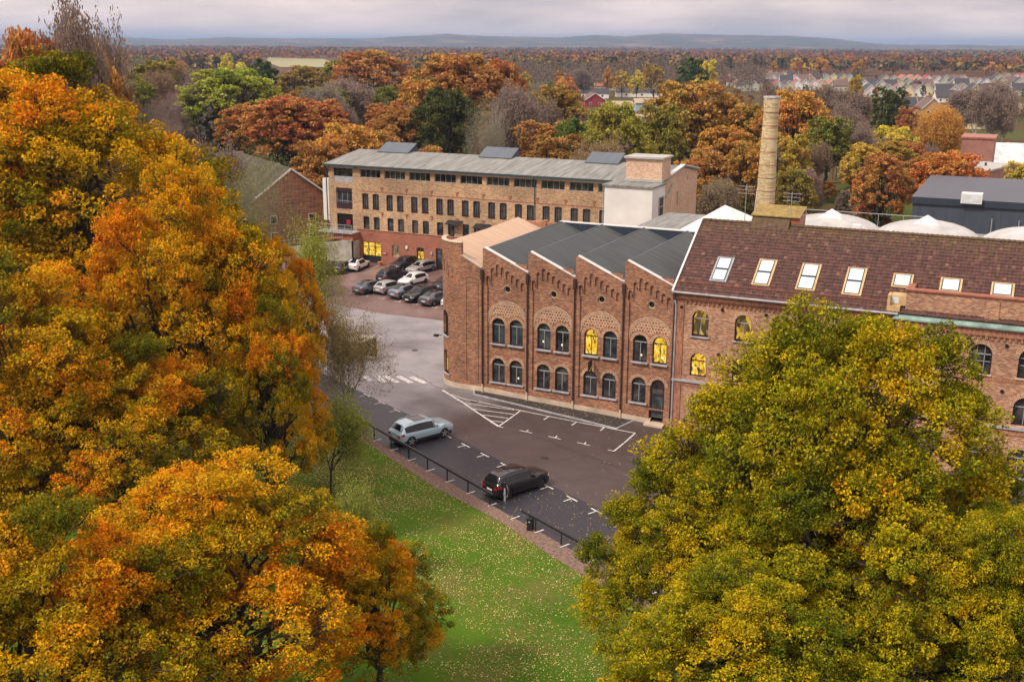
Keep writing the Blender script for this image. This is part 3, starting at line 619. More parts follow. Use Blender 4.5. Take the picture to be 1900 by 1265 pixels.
for u, z in ((-46.6, 11.9), (-45.9, 11.5), (-45.2, 11.1), (-44.5, 10.7)):
    f0, f1 = cyl(CR), cyl(CR+.05)
    for q in range(8):
        a0, a1 = math.pi*q/8, math.pi*(q+1)/8
        o0, o1, i0, i1 = [(u+rr_*math.cos(a_), z+rr_*math.sin(a_)) for rr_, a_ in ((.3, a0), (.3, a1), (.21, a0), (.21, a1))]
        cb_.hexa([f0(o0), f0(o1), f0(i1), f0(i0), f1(o0), f1(o1), f1(i1), f1(i0)])
    for sg in (-1, 1): cb_.hexa([f0((u+sg*.3, z-.8)), f0((u+sg*.21, z-.8)), f0((u+sg*.21, z)), f0((u+sg*.3, z)), f1((u+sg*.3, z-.8)), f1((u+sg*.21, z-.8)), f1((u+sg*.21, z)), f1((u+sg*.3, z))])
cb_.build('corner_wall', 'brick_red', hall)
for z0, zt, mat in ((1.05, 3.2, 'glass_lit'), (4.5, 6.76, 'glass_blue')):
    h = arch(win_u, ww, z0, zt); fr = MB(); fr.ring(h, shrink(h, .09), cyl(CR-.22), cyl(CR-.3))
    for a, b, c_, d_ in arch_bars(win_u, ww, z0, zt):
        f0, f1 = cyl(CR-.24), cyl(CR-.3); q = [(a-.03, c_), (b+.03, c_), (b+.03, d_), (a-.03, d_)]; fr.hexa([f0(p_) for p_ in q]+[f1(p_) for p_ in q])
    fo = fr.build('window', 'frame_maroon', hall); MB().face([cyl(CR-.27)(p_) for p_ in h]).build('pane', mat, fo)
    sm_ = MB()
    for i in range(6):
        u0, u1 = win_u-.75+.25*i, win_u-.5+.25*i; f0, f1 = cyl(CR+.1), cyl(CR-.25); sm_.hexa([f1((u0, z0-.12)), f0((u0, z0-.12)), f0((u1, z0-.12)), f1((u1, z0-.12)), f1((u0, z0)), f0((u0, z0)), f0((u1, z0)), f1((u1, z0))])
    sm_.build('sill', 'stone_sill', fo)
pl = MB()
us = [-24.3, -28.5]+[]
prev = None
for u in list(np.linspace(-25.9, X0, 12))+list(np.linspace(X0, XE, 24)):
    f0, f1 = cyl(CR+.06), cyl(CR-.3); zt = .46-.0 if u < X0 else .46+.046*(X0-u)*.9
    cur = [f0((u, gzs(u)-.2)), f0((u, zt)), f1((u, zt))]
    if prev: pl.face([prev[0], cur[0], cur[1], prev[1]]); pl.face([prev[1], cur[1], cur[2], prev[2]])
    prev = cur
pl.box(dx-.8, dx+.8, YF-.75, YF+.2, -.75, -.42)
pl.build('plinth', 'stone_plinth', hall)
# roofs, copings, rear parapet
YB = 99.7
for k in range(4):
    xa = X0+BAY*k; xb = xa+BAY
    rf = MB(); rf.hexa([(xa+.1, YF+.28, T1-.28), (xb-.02, YF+.28, V0-.28), (xb-.02, YB, V0-.28), (xa+.1, YB, T1-.35), (xa+.1, YF+.28, T1-.06), (xb-.02, YF+.28, V0-.06), (xb-.02, YB, V0-.06), (xa+.1, YB, T1-.15)])
    rf.build('roof', 'felt_dark', hall)
    MB().box(xa-.02, xa+.1, YF+.28, YB, V0-1.2, T1-.1).build('riser', 'metal_blue', hall)
    MB().hexa([(xb-.35, YF+.4, V0+.02), (xb-.03, YF+.4, V0-.06), (xb-.03, YB, V0-.06), (xb-.35, YB, V0+.02), (xb-.35, YF+.4, V0+.13), (xb-.03, YF+.4, V0+.02), (xb-.03, YB, V0+.02), (xb-.35, YB, V0+.13)]).build('valley_gutter', 'frame_black', hall)
    MB().hexa([(xa+.2, YF-.06, T1+.02), (xb-.03, YF-.06, V0-.0), (xb-.03, YF+.36, V0-.0), (xa+.2, YF+.36, T1+.02), (xa+.2, YF-.06, T1+.1), (xb-.03, YF-.06, V0+.08), (xb-.03, YF+.36, V0+.08), (xa+.2, YF+.36, T1+.1)]).build('coping', 'white_coping', hall)
rf = MB(); rf.hexa([(-45.9, YF+2.4, 12.3), (X0-.03, YF+.3, V0-.28), (X0-.03, 94.5, V0-.28), (-45.9, 98.5, 12.3), (-45.9, YF+2.4, 12.78), (X0-.03, YF+.3, V0-.06), (X0-.03, 94.5, V0+.0), (-45.9, 98.5, 12.75)])
rf = MB(); rf.hexa([(-45.2, YF+1.0, 12.2), (X0-.03, YF+.3, V0-.28), (X0-.03, YB, V0-.28), (-45.9, YB, 12.3), (-45.2, YF+1.0, 12.62), (X0-.03, YF+.3, V0-.06), (X0-.03, YB, V0-.0), (-45.9, YB, 12.68)])
rf.build('roof', 'felt_beige', hall)
cp = MB()
fo, fi = cyl(CR+.08), cyl(CR-.32)
uu_ = list(np.linspace(CX+.12, XE, 16))
for a, b in zip(uu_[:-1], uu_[1:]): cp.hexa([fo((a, 12.95)), fo((b, 12.95)), fi((b, 12.95)), fi((a, 12.95)), fo((a, 13.04)), fo((b, 13.04)), fi((b, 13.04)), fi((a, 13.04))])
cp.hexa([(CX+.1, YF-.08, 11.9), (X0-.1, YF-.08, V0), (X0-.1, YF+.3, V0), (CX+.1, YF+.3, 11.9), (CX+.1, YF-.08, 11.99), (X0-.1, YF-.08, V0+.09), (X0-.1, YF+.3, V0+.09), (CX+.1, YF+.3, 11.99)])
cp.build('coping', 'stone_plinth', hall)
rp = MB(); rp.box(-46.3, -41.4, YB, YB+.5, 4, 12.35); rp.box(-43.3, -42.8, YB-.1, YB+.6, 4, 12.5); rp.build('rear_wall', 'brick_red', hall)
rp = MB(); rp.box(-41.4, -24.25, YB, YB+.4, 4, 12.5); rp.build('rear_parapet', 'metal_blue', hall)
rp = MB(); rp.box(-41.4, -24.25, YB-.06, YB+.46, 12.5, 12.58); rp.build('coping', 'white_coping', hall)
for k in range(5):
    x = X0+BAY*k+(-.02 if k < 4 else -.02); g = gz(x, 82)
    mb = MB(); mb.tube([(x, YF-.09, g+.75), (x, YF-.09, V0-.9)], .075, 8); mb.box(x-.12, x+.12, YF-.22, YF-.01, V0-.95, V0-.1)
    if k < 4: p_ = mb.build('downpipe', 'pipe_dark', hall); MB().tube([(x, YF-.1, g), (x, YF-.1, g+.74)], .085, 8).build('pipe_foot', 'cream', p_)
    else: mb.build('downpipe', 'pipe_dark', hall)
# hanging sign and lamp on the hall
sg = empty('hanging_sign', (-31.1, 82.2, 3.6), 'narrow black hanging sign with yellow lettering above the ground-floor arches of the sawtooth hall', 'sign')
MB().box(-31.14, -31.06, 81.55, 82.3, 3.25, 4.15).build('board', 'iron_black', sg)
ar = MB(); ar.bar((-31.1, 82.45, 4.2), (-31.1, 81.5, 4.2), .04, .04); ar.build('bracket', 'iron_black', sg)
lt = MB()
for i, (a, b) in enumerate([((81.65, 3.38), (81.78, 3.52)), ((81.78, 3.52), (81.82, 3.38)), ((81.82, 3.38), (81.95, 3.60)), ((81.95, 3.60), (82.0, 3.48)), ((82.0, 3.48), (82.18, 3.74))]):
    for x in (-31.16, -31.04): lt.bar((x, a[0], a[1]), (x, b[0], b[1]), .02, .05)
lt.build('lettering', 'letter_yellow', sg)
wl = empty('wall_lamp', (-46.4, 84.2, 3.9), 'black box lantern on a bracket at the rounded brick corner', 'lamp')
MB().box(-46.95, -46.55, 84.0, 84.3, 3.95, 4.15).build('lamp_head', 'iron_black', wl); MB().bar((-46.2, 84.2, 4.1), (-46.6, 84.15, 4.1), .05, .05).build('bracket', 'iron_black', wl)

# ================================================================== brick wing with the tiled roof
wing = empty('brick_wing', (-16, 82.4, -.5), 'long red brick wing with maroon tiled roof and roof windows right of the sawtooth hall', 'building')
XA, XB, XC = -24.24, -7.62, 14.0
YW = 82.41; YP = 82.0
def gw(x): return -.8
ZE, YE, ZR, YR = 10.75, 81.95, 15.28, 89.5; SLP = (ZR-ZE)/(YR-YE)
wa = MB(); tr = MB(); wx = [-22.15, -18.75, -15.35, -11.95]
holes = [arch(x, 1.34, 7.22, 9.3) for x in wx]+[arch(x, 1.34, 3.9, 5.85) for x in wx]+[arch(x, 1.3, .3, 2.5) for x in wx]
wa.wall([(XA, -.8), (XB, -.8), (XB, 10.6), (XA, 10.6)], holes, xz(YW), xz(YW+.32))
bx = [-4.98, -1.76, 1.47, 4.7, 7.9, 11.1]
bholes = [arch(x, 1.52, 7.0, 9.15) for x in bx]+[arch(x, 1.46, 3.5, 5.6) for x in bx]+[arch(x, 1.46, -.3, 1.8) for x in bx]
wa.wall([(XB, -.8), (XC, -.8), (XC, 10.4), (XB, 10.4)], bholes, xz(YP), xz(YP+.32))
wa.wall(rect(YP, YW+.02, -.8, 10.4), [], yz(XB), yz(XB))
wa.wall([(XC, 0)]*0+[(YP, -.8), (97, -.8), (97, 10.75), (YR, ZR-.1), (YP, 10.4)], [], yz(XC), yz(XC))
wa.wall([(YW, -.8), (97, -.8), (97, 10.7), (YR, ZR-.12), (YE+.5, ZE+.18), (YW, 10.6)], [], yz(XA), yz(XA))
wa.wall(rect(XA, XC, -.8, 10.7), [], xz(97), xz(97))
wa.box(-7.1, XC, 82.3, 82.75, 10.5, 12.42)
wa.hexa([(-7.1, 82.76, 10.5), (-6.75, 82.76, 10.5), (-6.75, 85.6, 12.4), (-7.1, 85.6, 12.4), (-7.1, 82.76, 12.41), (-6.75, 82.76, 12.41), (-6.75, 85.6, 12.44), (-7.1, 85.6, 12.44)])
wa.box(-1.8, -.9, 82.22, 82.3, 10.9, 12.2)
wa.build('wall', 'brick_wing', wing)
for x in wx:
    surround_part(wing, x, 1.34, 9.3, YW, .3); surround_part(wing, x, 1.34, 5.85, YW, .3); surround_part(wing, x, 1.3, 2.5, YW, .3)
for x in bx: surround_part(wing, x, 1.52, 9.15, YP, .34); surround_part(wing, x, 1.46, 5.6, YP, .34); surround_part(wing, x, 1.46, 1.8, YP, .34)
# pilaster strips, string courses and cornice
cn = MB(); cn.box(XA+.05, XA+.75, YW-.07, YW+.02, -.8, 9.7); cn.box(XB+.02, XB+.6, YP-.06, YP+.02, -.8, 9.6); cn.box(XA, XB, YW-.12, YW+.02, 10.05, 10.55); cn.box(XB, XC, YP-.14, YP+.02, 9.78, 10.35)
cn.box(XA, XB, YW-.05, YW+.02, 3.05, 3.30); cn.box(XB, XC, YP-.05, YP+.02, 2.75, 3.12); cn.box(XB, XC, YP-.03, YP+.02, 6.55, 6.85)
x = XA+.8
while x < XB-.2: cn.box(x, x+.16, YW-.1, YW+.02, 9.78, 10.03); x += .36
x = XB+.7
while x < XC-.2: cn.box(x, x+.17, YP-.1, YP+.02, 9.5, 9.76); x += .38
cn.build('cornice', 'brick_red_trim', wing)
sc_ = MB(); sc_.box(XA, XB, YW-.16, YW+.02, 3.38, 3.56); sc_.box(XB, XC, YP-.18, YP+.02, 3.2, 3.4); sc_.build('string_course', 'stone_sill', wing)
# windows
ml = {0: 'glass_lit_dim', 1: 'glass_lit_dim', 2: 'glass_lit_dim', 3: 'glass_dark'}
for i, x in enumerate(wx):
    window(wing, arch(x, 1.34, 7.22, 9.3), YW+.26, ml[i], bars=arch_bars(x, 1.34, 7.22, 9.3), sill=(x-.78, x+.78, 7.22))
    window(wing, arch(x, 1.34, 3.9, 5.85), YW+.26, 'glass_lit' if i < 2 else 'glass_dark', bars=arch_bars(x, 1.34, 3.9, 5.85))
    window(wing, arch(x, 1.3, .3, 2.5), YW+.26, 'glass_dark', frame='white_paint' if i == 0 else 'frame_maroon', bars=arch_bars(x, 1.3, .3, 2.5))
for i, x in enumerate(bx):
    window(wing, arch(x, 1.52, 7.0, 9.15), YP+.26, 'glass_dark', bars=arch_bars(x, 1.52, 7.0, 9.15, 2), sill=(x-.85, x+.85, 7.0), sillmat='stone_plinth')
    window(wing, arch(x, 1.46, 3.5, 5.6), YP+.26, 'glass_lit' if i == 1 else 'glass_dark', bars=arch_bars(x, 1.46, 3.5, 5.6))
    window(wing, arch(x, 1.46, -.3, 1.8), YP+.26, 'glass_dark', bars=arch_bars(x, 1.46, -.3, 1.8), sill=(x-.85, x+.85, -.3))
for x, z, y in [(-20.45, 9.55, YW), (-17.05, 9.5, YW), (-13.6, 9.5, YW), (-20.55, 5.95, YW), (-17.1, 5.85, YW), (-23.7, 9.45, YW)]+[(q, 9.2, YP) for q in (-6.6, -3.35, -.15, 3.1)]+[(q, 5.9, YP) for q in (-3.3, -.1, 3.1)]+[(q, 2.35, YP) for q in (-.1, 3.1)]:
    MB().tube([(x, y-.1, z), (x, y+.02, z)], .13, 10).build('wall_anchor', 'iron_black', wing)
# roof covering of overlapping tile courses
def tile_roof(xa, xb, y0, z0, y1, z1, course=.36, tile=.27):
    L = math.hypot(y1-y0, z1-z0); nr = int(L/course); V = []; Qd = []; nxs = int((xb-xa)/(tile/4)); X_ = np.linspace(xa, xb, nxs+1)
    uy, uz = (y1-y0)/L, (z1-z0)/L; ny, nz2 = -uz, uy; wav = .022*np.cos((X_-xa)/tile*2*math.pi)
    rg = np.random.default_rng(5); tid = ((X_-xa)/tile).astype(int)
    for r_ in range(nr):
        a, b = r_*L/nr, (r_+1)*L/nr+.03
        jit = rg.normal(0, .008, tid.max()+1)[tid]
        for s_, off in ((a, -.02), (a, .075), (b, .012)):
            h = off+wav+jit if s_ is a and off > 0 or s_ is b else off+wav*0
            V.append(np.stack([X_, y0+uy*s_+ny*h, z0+uz*s_+nz2*h], 1))
    V = np.concatenate(V); k = nxs+1
    for r_ in range(nr):
        for q in (0, 1):
            i0 = (r_*3+q)*k+np.arange(nxs); Qd.append(np.stack([i0, i0+1, i0+k+1, i0+k], 1))
    return V, np.concatenate(Qd)
V1, Q1 = tile_roof(XA-.02, XC, YE, ZE, YR, ZR); V2, Q2 = tile_roof(XA-.02, XC, 97.4, ZE, YR, ZR)
me = fast('roof', np.concatenate([V1, V2])-np.array([-16, 82.4, -.5]), np.concatenate([Q1, Q2+len(V1)]), ['roof_tile']); ro = bpy.data.objects.new('roof', me); C.objects.link(ro); ro.parent = wing
rd = MB()
x = XA
while x < XC: rd.tube([(x, YR, ZR+.05), (x+.38, YR, ZR+.07)], [.13, .15], 8); x += .36
rd.build('ridge_tiles', 'roof_tile', ro)
bd = MB(); bd.bar((XA-.1, YE-.1, ZE-.02), (XA-.1, YR, ZR+.08), .14, .22); bd.bar((XA-.1, YR, ZR+.08), (XA-.1, 97.4, ZE), .14, .22); bd.build('barge_board', 'white_coping', wing)
gt = MB(); gt.tube([(XA-.1, YE-.12, ZE-.03), (XB+.1, YE-.12, ZE-.03)], .085, 8); gt.build('gutter', 'stone_sill', wing)
def rp(x, s_, h=0):      # point on the roof slope: s_ metres up from the eave, h above it
    L = math.hypot(YR-YE, ZR-ZE); uy, uz = (YR-YE)/L, (ZR-ZE)/L; return (x, YE+uy*s_-uz*h, ZE+uz*s_+uy*h)
sf = MB(); sf.hexa([rp(XA, .98, .03), rp(XB+.3, .98, .03), rp(XB+.3, 1.08, .03), rp(XA, 1.08, .03), rp(XA, .98, .16), rp(XB+.3, .98, .16), rp(XB+.3, 1.08, .10), rp(XA, 1.08, .10)]); sf.build('snow_guard', 'copper_red', wing)
def sofy(y): return (y-YE)/math.cos(math.atan(SLP))
for i, (xa, xb, ya, yb, two) in enumerate([(-21.72, -20.6, 83.3, 85.58, 1), (-18.42, -17.25, 83.3, 85.72, 1), (-15.08, -13.85, 83.25, 85.66, 1), (-11.66, -10.47, 83.2, 85.64, 1), (-8.32, -7.1, 84.33, 85.43, 0), (-5.0, -3.72, 84.33, 85.41, 0), (-1.55, -.24, 84.34, 85.38, 0), (1.9, 3.15, 84.34, 85.38, 0), (5.3, 6.5, 84.34, 85.38, 0)]):
    s0, s1 = sofy(ya), sofy(yb); fm = 'wood_ochre' if i else 'frame_grey'
    f1_ = MB()
    def rbox(mb, a, b, c_, d_, h0, h1): mb.hexa([rp(a, c_, h0), rp(b, c_, h0), rp(b, d_, h0), rp(a, d_, h0), rp(a, c_, h1), rp(b, c_, h1), rp(b, d_, h1), rp(a, d_, h1)])
    for a, b, c_, d_ in ((xa, xb, s0-.12, s0), (xa, xb, s1, s1+.1), (xa-.1, xa+.02, s0-.12, s1+.1), (xb-.02, xb+.12, s0-.12, s1+.1)): rbox(f1_, a, b, c_, d_, .02, .13)
    fo = f1_.build('roof_window', fm, wing)
    cells = [(s0, (s0+s1)/2-.03), ((s0+s1)/2+.03, s1)] if two else [(s0, s1)]
    for c_, d_ in cells:
        g_ = MB(); rbox(g_, xa+.03, xb-.03, c_, d_, .03, .15); g_.build('sash', 'metal_teal', fo)
        g_ = MB(); rbox(g_, xa+.11, xb-.11, c_+.08, d_-.08, .14, .158); g_.build('pane', 'glass_sky', fo)
# ochre vent hood, copper ledge and parapet coping of the projecting bay
oc = MB(); oc.box(-8.35, -8.15, 82.0, 83.2, 10.85, 12.0); oc.box(-8.15, -7.45, 82.0, 83.3, 10.8, 11.25); oc.box(-8.15, -7.1, 82.35, 83.6, 11.25, 11.95); oc.build('vent_hood', 'wood_ochre', wing)
MB().box(-8.1, -7.6, 82.33, 82.36, 11.4, 11.85).build('vent_pane', 'glass_sky', wing)
lg = MB(); lg.hexa([(XB-.25, YP-.35, 10.35), (XC, YP-.35, 10.35), (XC, 82.3, 10.36), (XB+.35, 82.3, 10.36), (XB-.25, YP-.35, 10.46), (XC, YP-.35, 10.46), (XC, 82.3, 10.82), (XB+.35, 82.3, 10.82)]); lg.build('copper_ledge', 'copper_green', wing)
co = MB(); co.box(-7.2, XC+.1, 82.18, 82.95, 12.42, 12.52); co.hexa([(-7.2, 82.9, 12.42), (-6.65, 82.9, 12.42), (-6.65, 85.9, 12.42), (-7.2, 85.9, 12.42), (-7.2, 82.9, 12.51), (-6.65, 82.9, 12.51), (-6.65, 85.9, 12.51), (-7.2, 85.9, 12.51)]); co.build('coping', 'copper_red', wing)
dp = MB(); dp.tube([(XA+.02, YW-.15, 10.7), (XA+.02, YW-.15, 9.9), (XA+.12, YW-.12, 9.5), (XA+.12, YW-.12, -.5)], .07, 8); dp.build('downpipe', 'stone_sill', wing)
dp = MB(); dp.tube([(XB-.12, YW-.12, 10.5), (XB-.12, YW-.12, -.5)], .07, 8); dp.build('downpipe', 'pipe_dark', wing)
# copper-clad lift head behind the ridge
lh = MB(); lh.hexa([(-20.3, 88.9, 14.9), (-17.1, 88.9, 14.9), (-17.1, 92, 14.6), (-20.3, 92, 14.6), (-20.1, 89.45, 15.98), (-17.1, 89.45, 15.98), (-17.1, 92, 16.5), (-20.1, 92, 16.5)]); lo_ = lh.build('ridge_dormer', 'roof_tile', wing)
MB().hexa([(-20.25, 89.3, 15.98), (-16.3, 89.3, 15.98), (-16.3, 92.1, 16.52), (-20.25, 92.1, 16.52), (-20.25, 89.3, 16.05), (-16.3, 89.3, 16.05), (-16.3, 92.1, 16.6), (-20.25, 92.1, 16.6)]).build('dormer_roof', 'copper_moss', lo_)
MB().box(-17.1, -16.35, 89.5, 92, 15.0, 16.0).build('dormer_side', 'copper_red', lo_)
# antennas and red banner
def antenna(x, y, z0, z1, lab):
    a = empty('roof_antenna', (x, y, z0), lab, 'antenna'); MB().tube([(x, y, z0), (x, y, z1)], .03, 6).build('mast', 'frame_grey', a)
    b_ = MB()
    for k in range(3):
        z = z1-.15-.3*k; b_.bar((x-.7, y, z), (x+.7, y, z), .03, .03)
        for q in range(5): b_.bar((x-.6+.3*q, y-.3, z), (x-.6+.3*q, y+.3, z), .02, .02)
    b_.build('aerial', 'frame_grey', a)
antenna(-21.6, 93, 11.5, 18.0, 'white television antenna on a mast left of the copper lift head')
antenna(-17.2, 90, 15, 18.0, 'thin television antenna rising from the mossy copper dormer')
bn = empty('red_banner', (.1, 81.6, 1.5), 'dark red vertical banner on the brick wing at the right edge', 'banner')
MB().box(.07, .11, 81.3, 81.95, .5, 2.1).build('cloth', 'red_sign', bn); mb = MB()
for k in range(5): mb.box(.055, .125, 81.45, 81.8, .75+.24*k, .82+.24*k)
mb.build('lettering', 'letter_white', bn); MB().bar((.09, 82.0, 2.14), (.09, 81.25, 2.14), .04, .04).build('bracket', 'iron_black', bn)

# ================================================================== yellow brick mill at the courtyard
mill = empty('yellow_brick_mill', (-64, 128, 0), 'long four-storey yellow brick mill with low grey roof behind the parked cars', 'building')
YL = 128.0; XL0, XL1 = -87.75, -39.9; P4 = 3.836
up_ = MB(); dn = MB()
strips = [(-82.6+P4*k, -82.6+P4*k+3.2) for k in range(10)]; mids = []; lows = []
for k in range(11):
    for d_ in (0, 1.66): mids.append(-82.38+.5+P4*k*1.0+d_); lows.append(-82.3+.48+P4*k*1.0+d_)
mids = [x for x in mids if x < -41.2]; lows = [x for x in lows if x < -41.2]
hs = [rect(a, b, 11.73, 12.82) for a, b in strips if b < -41]+[seg(x, 1.02, 7.42, 9.6) for x in mids]+[seg(x, .96, 4.67, 6.46) for x in lows]
big = [rect(-86.9, -83.82, 10.9, 12.82), rect(-86.6, -84.0, 7.25, 10.15), rect(-86.6, -84.0, 4.3, 6.6)]
up_.wall(rect(XL0, XL1, 4.2, 13.3), hs+big, xz(YL), xz(YL+.3))
gf = [rect(-82.58, -79.57, .05, 2.97), seg(-77.25, 1.12, 1.2, 2.82), seg(-73.39, 1.12, 1.17, 2.8), rect(-71.0, -68.3, .05, 2.9), seg(-65.5, 1.12, 1.2, 2.8), seg(-60, 1.12, 1.2, 2.8), seg(-54, 1.12, 1.2, 2.8), seg(-49, 1.12, 1.2, 2.8)]
dn.wall(rect(-83.4, XL1, -.2, 4.58), gf, xz(YL-.04), xz(YL+.25)); dn.wall(rect(XL0, -83.4, -.2, 4.2), [], xz(YL-.03), xz(YL))
dn.wall(rect(YL, 143.2, -.2, 4.4), [], yz(XL0), yz(XL0)); dn.box(-83.42, XL1, YL-.04, YL+.02, 4.5, 4.6)
gp = [(YL, 4), (143.2, 4), (143.2, 13.4), (136.6, 14.45), (YL, 13.3)]
up_.wall(gp, [], yz(XL0), yz(XL0)); up_.wall(rect(XL0, XL1, 0, 13.4), [], xz(143.2), xz(143.2))
for x in [-79.6+.35+P4*k for k in range(10)]: up_.box(x-.1, x+.1, YL-.05, YL+.02, 9.9, 10.5); up_.box(x-.1, x+.1, YL-.05, YL+.02, 6.6, 7.1)
up_.build('wall', 'brick_yellow', mill); dn.build('ground_floor_wall', 'brick_band', mill)
ew = MB(); ew.wall([(YL, 0), (143.2, 0), (143.2, 13.4), (136.6, 14.45), (YL, 13.3)], [rect(134.2, 134.7, 9.9, 11.6), rect(134.2, 134.7, 5.6, 7.2), rect(138.6, 138.9, 12.6, 13.2)], yz(XL1), yz(XL1-.25)); ew.build('gable_wall', 'brick_pale', mill)
bn_ = MB()
for k, x in enumerate([-79.25+P4*k for k in range(10)]):
    for z in (10.25, 6.85): bn_.box(x-.22, x+.22, YL-.09, YL+.01, z+.18, z+.34); bn_.box(x-.07, x+.07, YL-.08, YL+.01, z-.25, z+.18)
bn_.box(-82.6, -41, YL-.03, YL+.01, 9.82, 9.94)
bn_.build('wall_tie', 'brick_band', mill)
lt = MB(); lt.box(-87.2, -83.7, YL-.04, YL+.02, 12.86, 13.1); lt.box(-82.8, -40.2, YL-.04, YL+.02, 12.86, 13.12); lt.build('lintel', 'cream', mill)
rf = MB(); rf.hexa([(-88.15, 127.5, 13.24), (XL1+.2, 127.5, 13.24), (XL1+.2, 136.6, 14.48), (-88.15, 136.6, 14.48), (-88.15, 127.5, 13.4), (XL1+.2, 127.5, 13.4), (XL1+.2, 136.6, 14.64), (-88.15, 136.6, 14.64)])
rf.hexa([(-88.15, 136.6, 14.48), (XL1+.2, 136.6, 14.48), (XL1+.2, 143.6, 13.4), (-88.15, 143.6, 13.4), (-88.15, 136.6, 14.64), (XL1+.2, 136.6, 14.64), (XL1+.2, 143.6, 13.56), (-88.15, 143.6, 13.56)])
rf = rf.build('roof', 'felt_grey', mill)
ea = MB(); ea.box(-88.2, -45.6, 127.38, 127.52, 13.12, 13.36); ea.tube([(-88.0, 127.42, 13.2), (-88.0, 127.8, 12.6), (-88.0, 127.85, .3)], .08, 8); ea.tube([(-56.6, 127.42, 13.2), (-56.6, 127.85, 12.6), (-56.6, 127.85, 4.2)], .06, 8); ea.build('gutter', 'metal_teal', mill)
for xa, xb in ((-84.1, -79.3), (-68.1, -63.4), (-52.6, -48.2)):
    v_ = MB(); v_.hexa([(xa, 135.3, 14.42), (xb, 135.3, 14.42), (xb, 138.6, 14.3), (xa, 138.6, 14.3), (xa+.1, 135.3, 14.5), (xb-.1, 135.3, 14.5), (xb-.1, 137.6, 15.55), (xa+.1, 137.6, 15.55)], 0); vo = v_.build('roof_monitor', 'metal_blue', mill)
    MB().hexa([(xa-.1, 135.1, 14.48), (xb+.1, 135.1, 14.48), (xb+.1, 137.7, 15.62), (xa-.1, 137.7, 15.62), (xa-.1, 135.1, 14.58), (xb+.1, 135.1, 14.58), (xb+.1, 137.7, 15.72), (xa-.1, 137.7, 15.72)]).build('louvres', 'metal_sheet', vo)
rg = random.Random(4)
for a, b in [s_ for s_ in strips if s_[1] < -41]:
    n4 = [(a+(b-a)*q/4, a+(b-a)*q/4, 11.78, 12.8) for q in (1, 2, 3)]; window(mill, rect(a, b, 11.73, 12.82), YL+.2, 'glass_dark', 'frame_grey', bars=n4, fw=.05)
for i, x in enumerate(mids):
    fo = window(mill, seg(x, 1.02, 7.42, 9.6), YL+.2, 'glass_blind', 'frame_black', bars=[(x-.17, x-.17, 7.8, 9.5), (x+.17, x+.17, 7.8, 9.5)], fw=.06, bw=.03)
    MB().box(x-.5, x+.5, YL+.0, YL+.14, 7.42, 7.74).build('window_panel', 'frame_maroon', fo)
for i, x in enumerate(lows): window(mill, seg(x, .96, 4.67, 6.46), YL+.2, rg.choice(['glass_dark', 'glass_dark', 'glass_blue', 'glass_blind']), 'frame_black', bars=[(x-.4, x+.4, 5.85, 5.9)], fw=.07)
fo = window(mill, big[0], YL+.2, 'glass_dark', 'frame_black', bars=[(-86.9+3.08*q/4, -86.9+3.08*q/4, 11.75, 12.8) for q in (1, 2, 3)]+[(-86.8, -83.9, 11.7, 11.76)]); MB().box(-86.85, -83.87, YL+.05, YL+.12, 10.92, 11.72).build('window_panel', 'stone_sill', fo)
fo = window(mill, big[1], YL+.2, 'glass_blue', 'frame_grey', bars=[(-86.6+2.6*q/3, -86.6+2.6*q/3, 7.9, 9.6) for q in (1, 2)]+[(-86.5, -84.1, 8.3, 8.35)]); MB().box(-86.55, -84.05, YL+.05, YL+.12, 9.6, 10.13).box(-86.55, -84.05, YL+.05, YL+.12, 7.27, 8.05).build('window_panel', 'frame_maroon', fo)
fo = window(mill, big[2], YL+.2, 'glass_tint', 'frame_black', bars=[(-85.3, -85.3, 4.4, 6.5)]); MB().box(-85.15, -84.5, YL+.1, YL+.17, 5.1, 5.75).build('notice', 'red_sign', fo)
dg = window(mill, gf[0], YL+.15, 'glass_lit', 'frame_black', bars=[(-81.65, -81.65, .1, 2.9), (-80.6, -80.6, .1, 2.9), (-82.5, -79.65, 2.28, 2.34)], name='glazed_door', bw=.1)
MB().box(-82.5, -79.65, YL+.02, YL+.12, .05, 1.1).build('door_panel', 'frame_black', dg)
window(mill, gf[1], YL+.15, 'glass_lit_dim', 'frame_grey', bars=[(-77.6, -77.6, 1.3, 2.6), (-77.2, -77.2, 1.3, 2.6), (-76.9, -76.9, 1.3, 2.6)], bw=.04)
fo = window(mill, gf[2], YL+.15, 'glass_lit', 'frame_black', bars=[(-73.4, -73.4, 1.2, 2.3)]); MB().box(-73.9, -72.9, YL+.05, YL+.16, 2.25, 2.72).build('shutter_box', 'frame_black', fo)
dg = window(mill, gf[3], YL+.15, 'glass_blue', 'frame_black', bars=[(-70.1, -70.1, .1, 2.8), (-69.2, -69.2, .1, 2.8), (-70.9, -68.4, 2.2, 2.26)], name='glazed_door', bw=.1); MB().box(-70.9, -68.4, YL+.02, YL+.12, .05, .9).build('door_panel', 'frame_black', dg)
for h in gf[4:]: x = (h[0][0]+h[1][0])/2; window(mill, h, YL+.15, 'glass_dark', 'frame_black', bars=[(x, x, 1.3, 2.7)])
MB().tube([(-80.95, YL, 4.1), (-80.95, YL-.6, 4.1), (-80.95, YL-.6, 3.7)], .04, 6).build('bracket', 'iron_black', mill)
sgn = empty('red_wall_sign', (-79, 127.9, 1.6), 'small dark red sign with white lettering beside the lit glazed door', 'sign')
MB().box(-79.45, -78.6, YL-.12, YL-.05, 1.42, 1.76).build('board', 'red_sign', sgn); mb = MB()
for q in range(5): mb.box(-79.3+.12*q, -79.22+.12*q, YL-.135, YL-.12, 1.53, 1.65)
mb.build('lettering', 'letter_white', sgn)
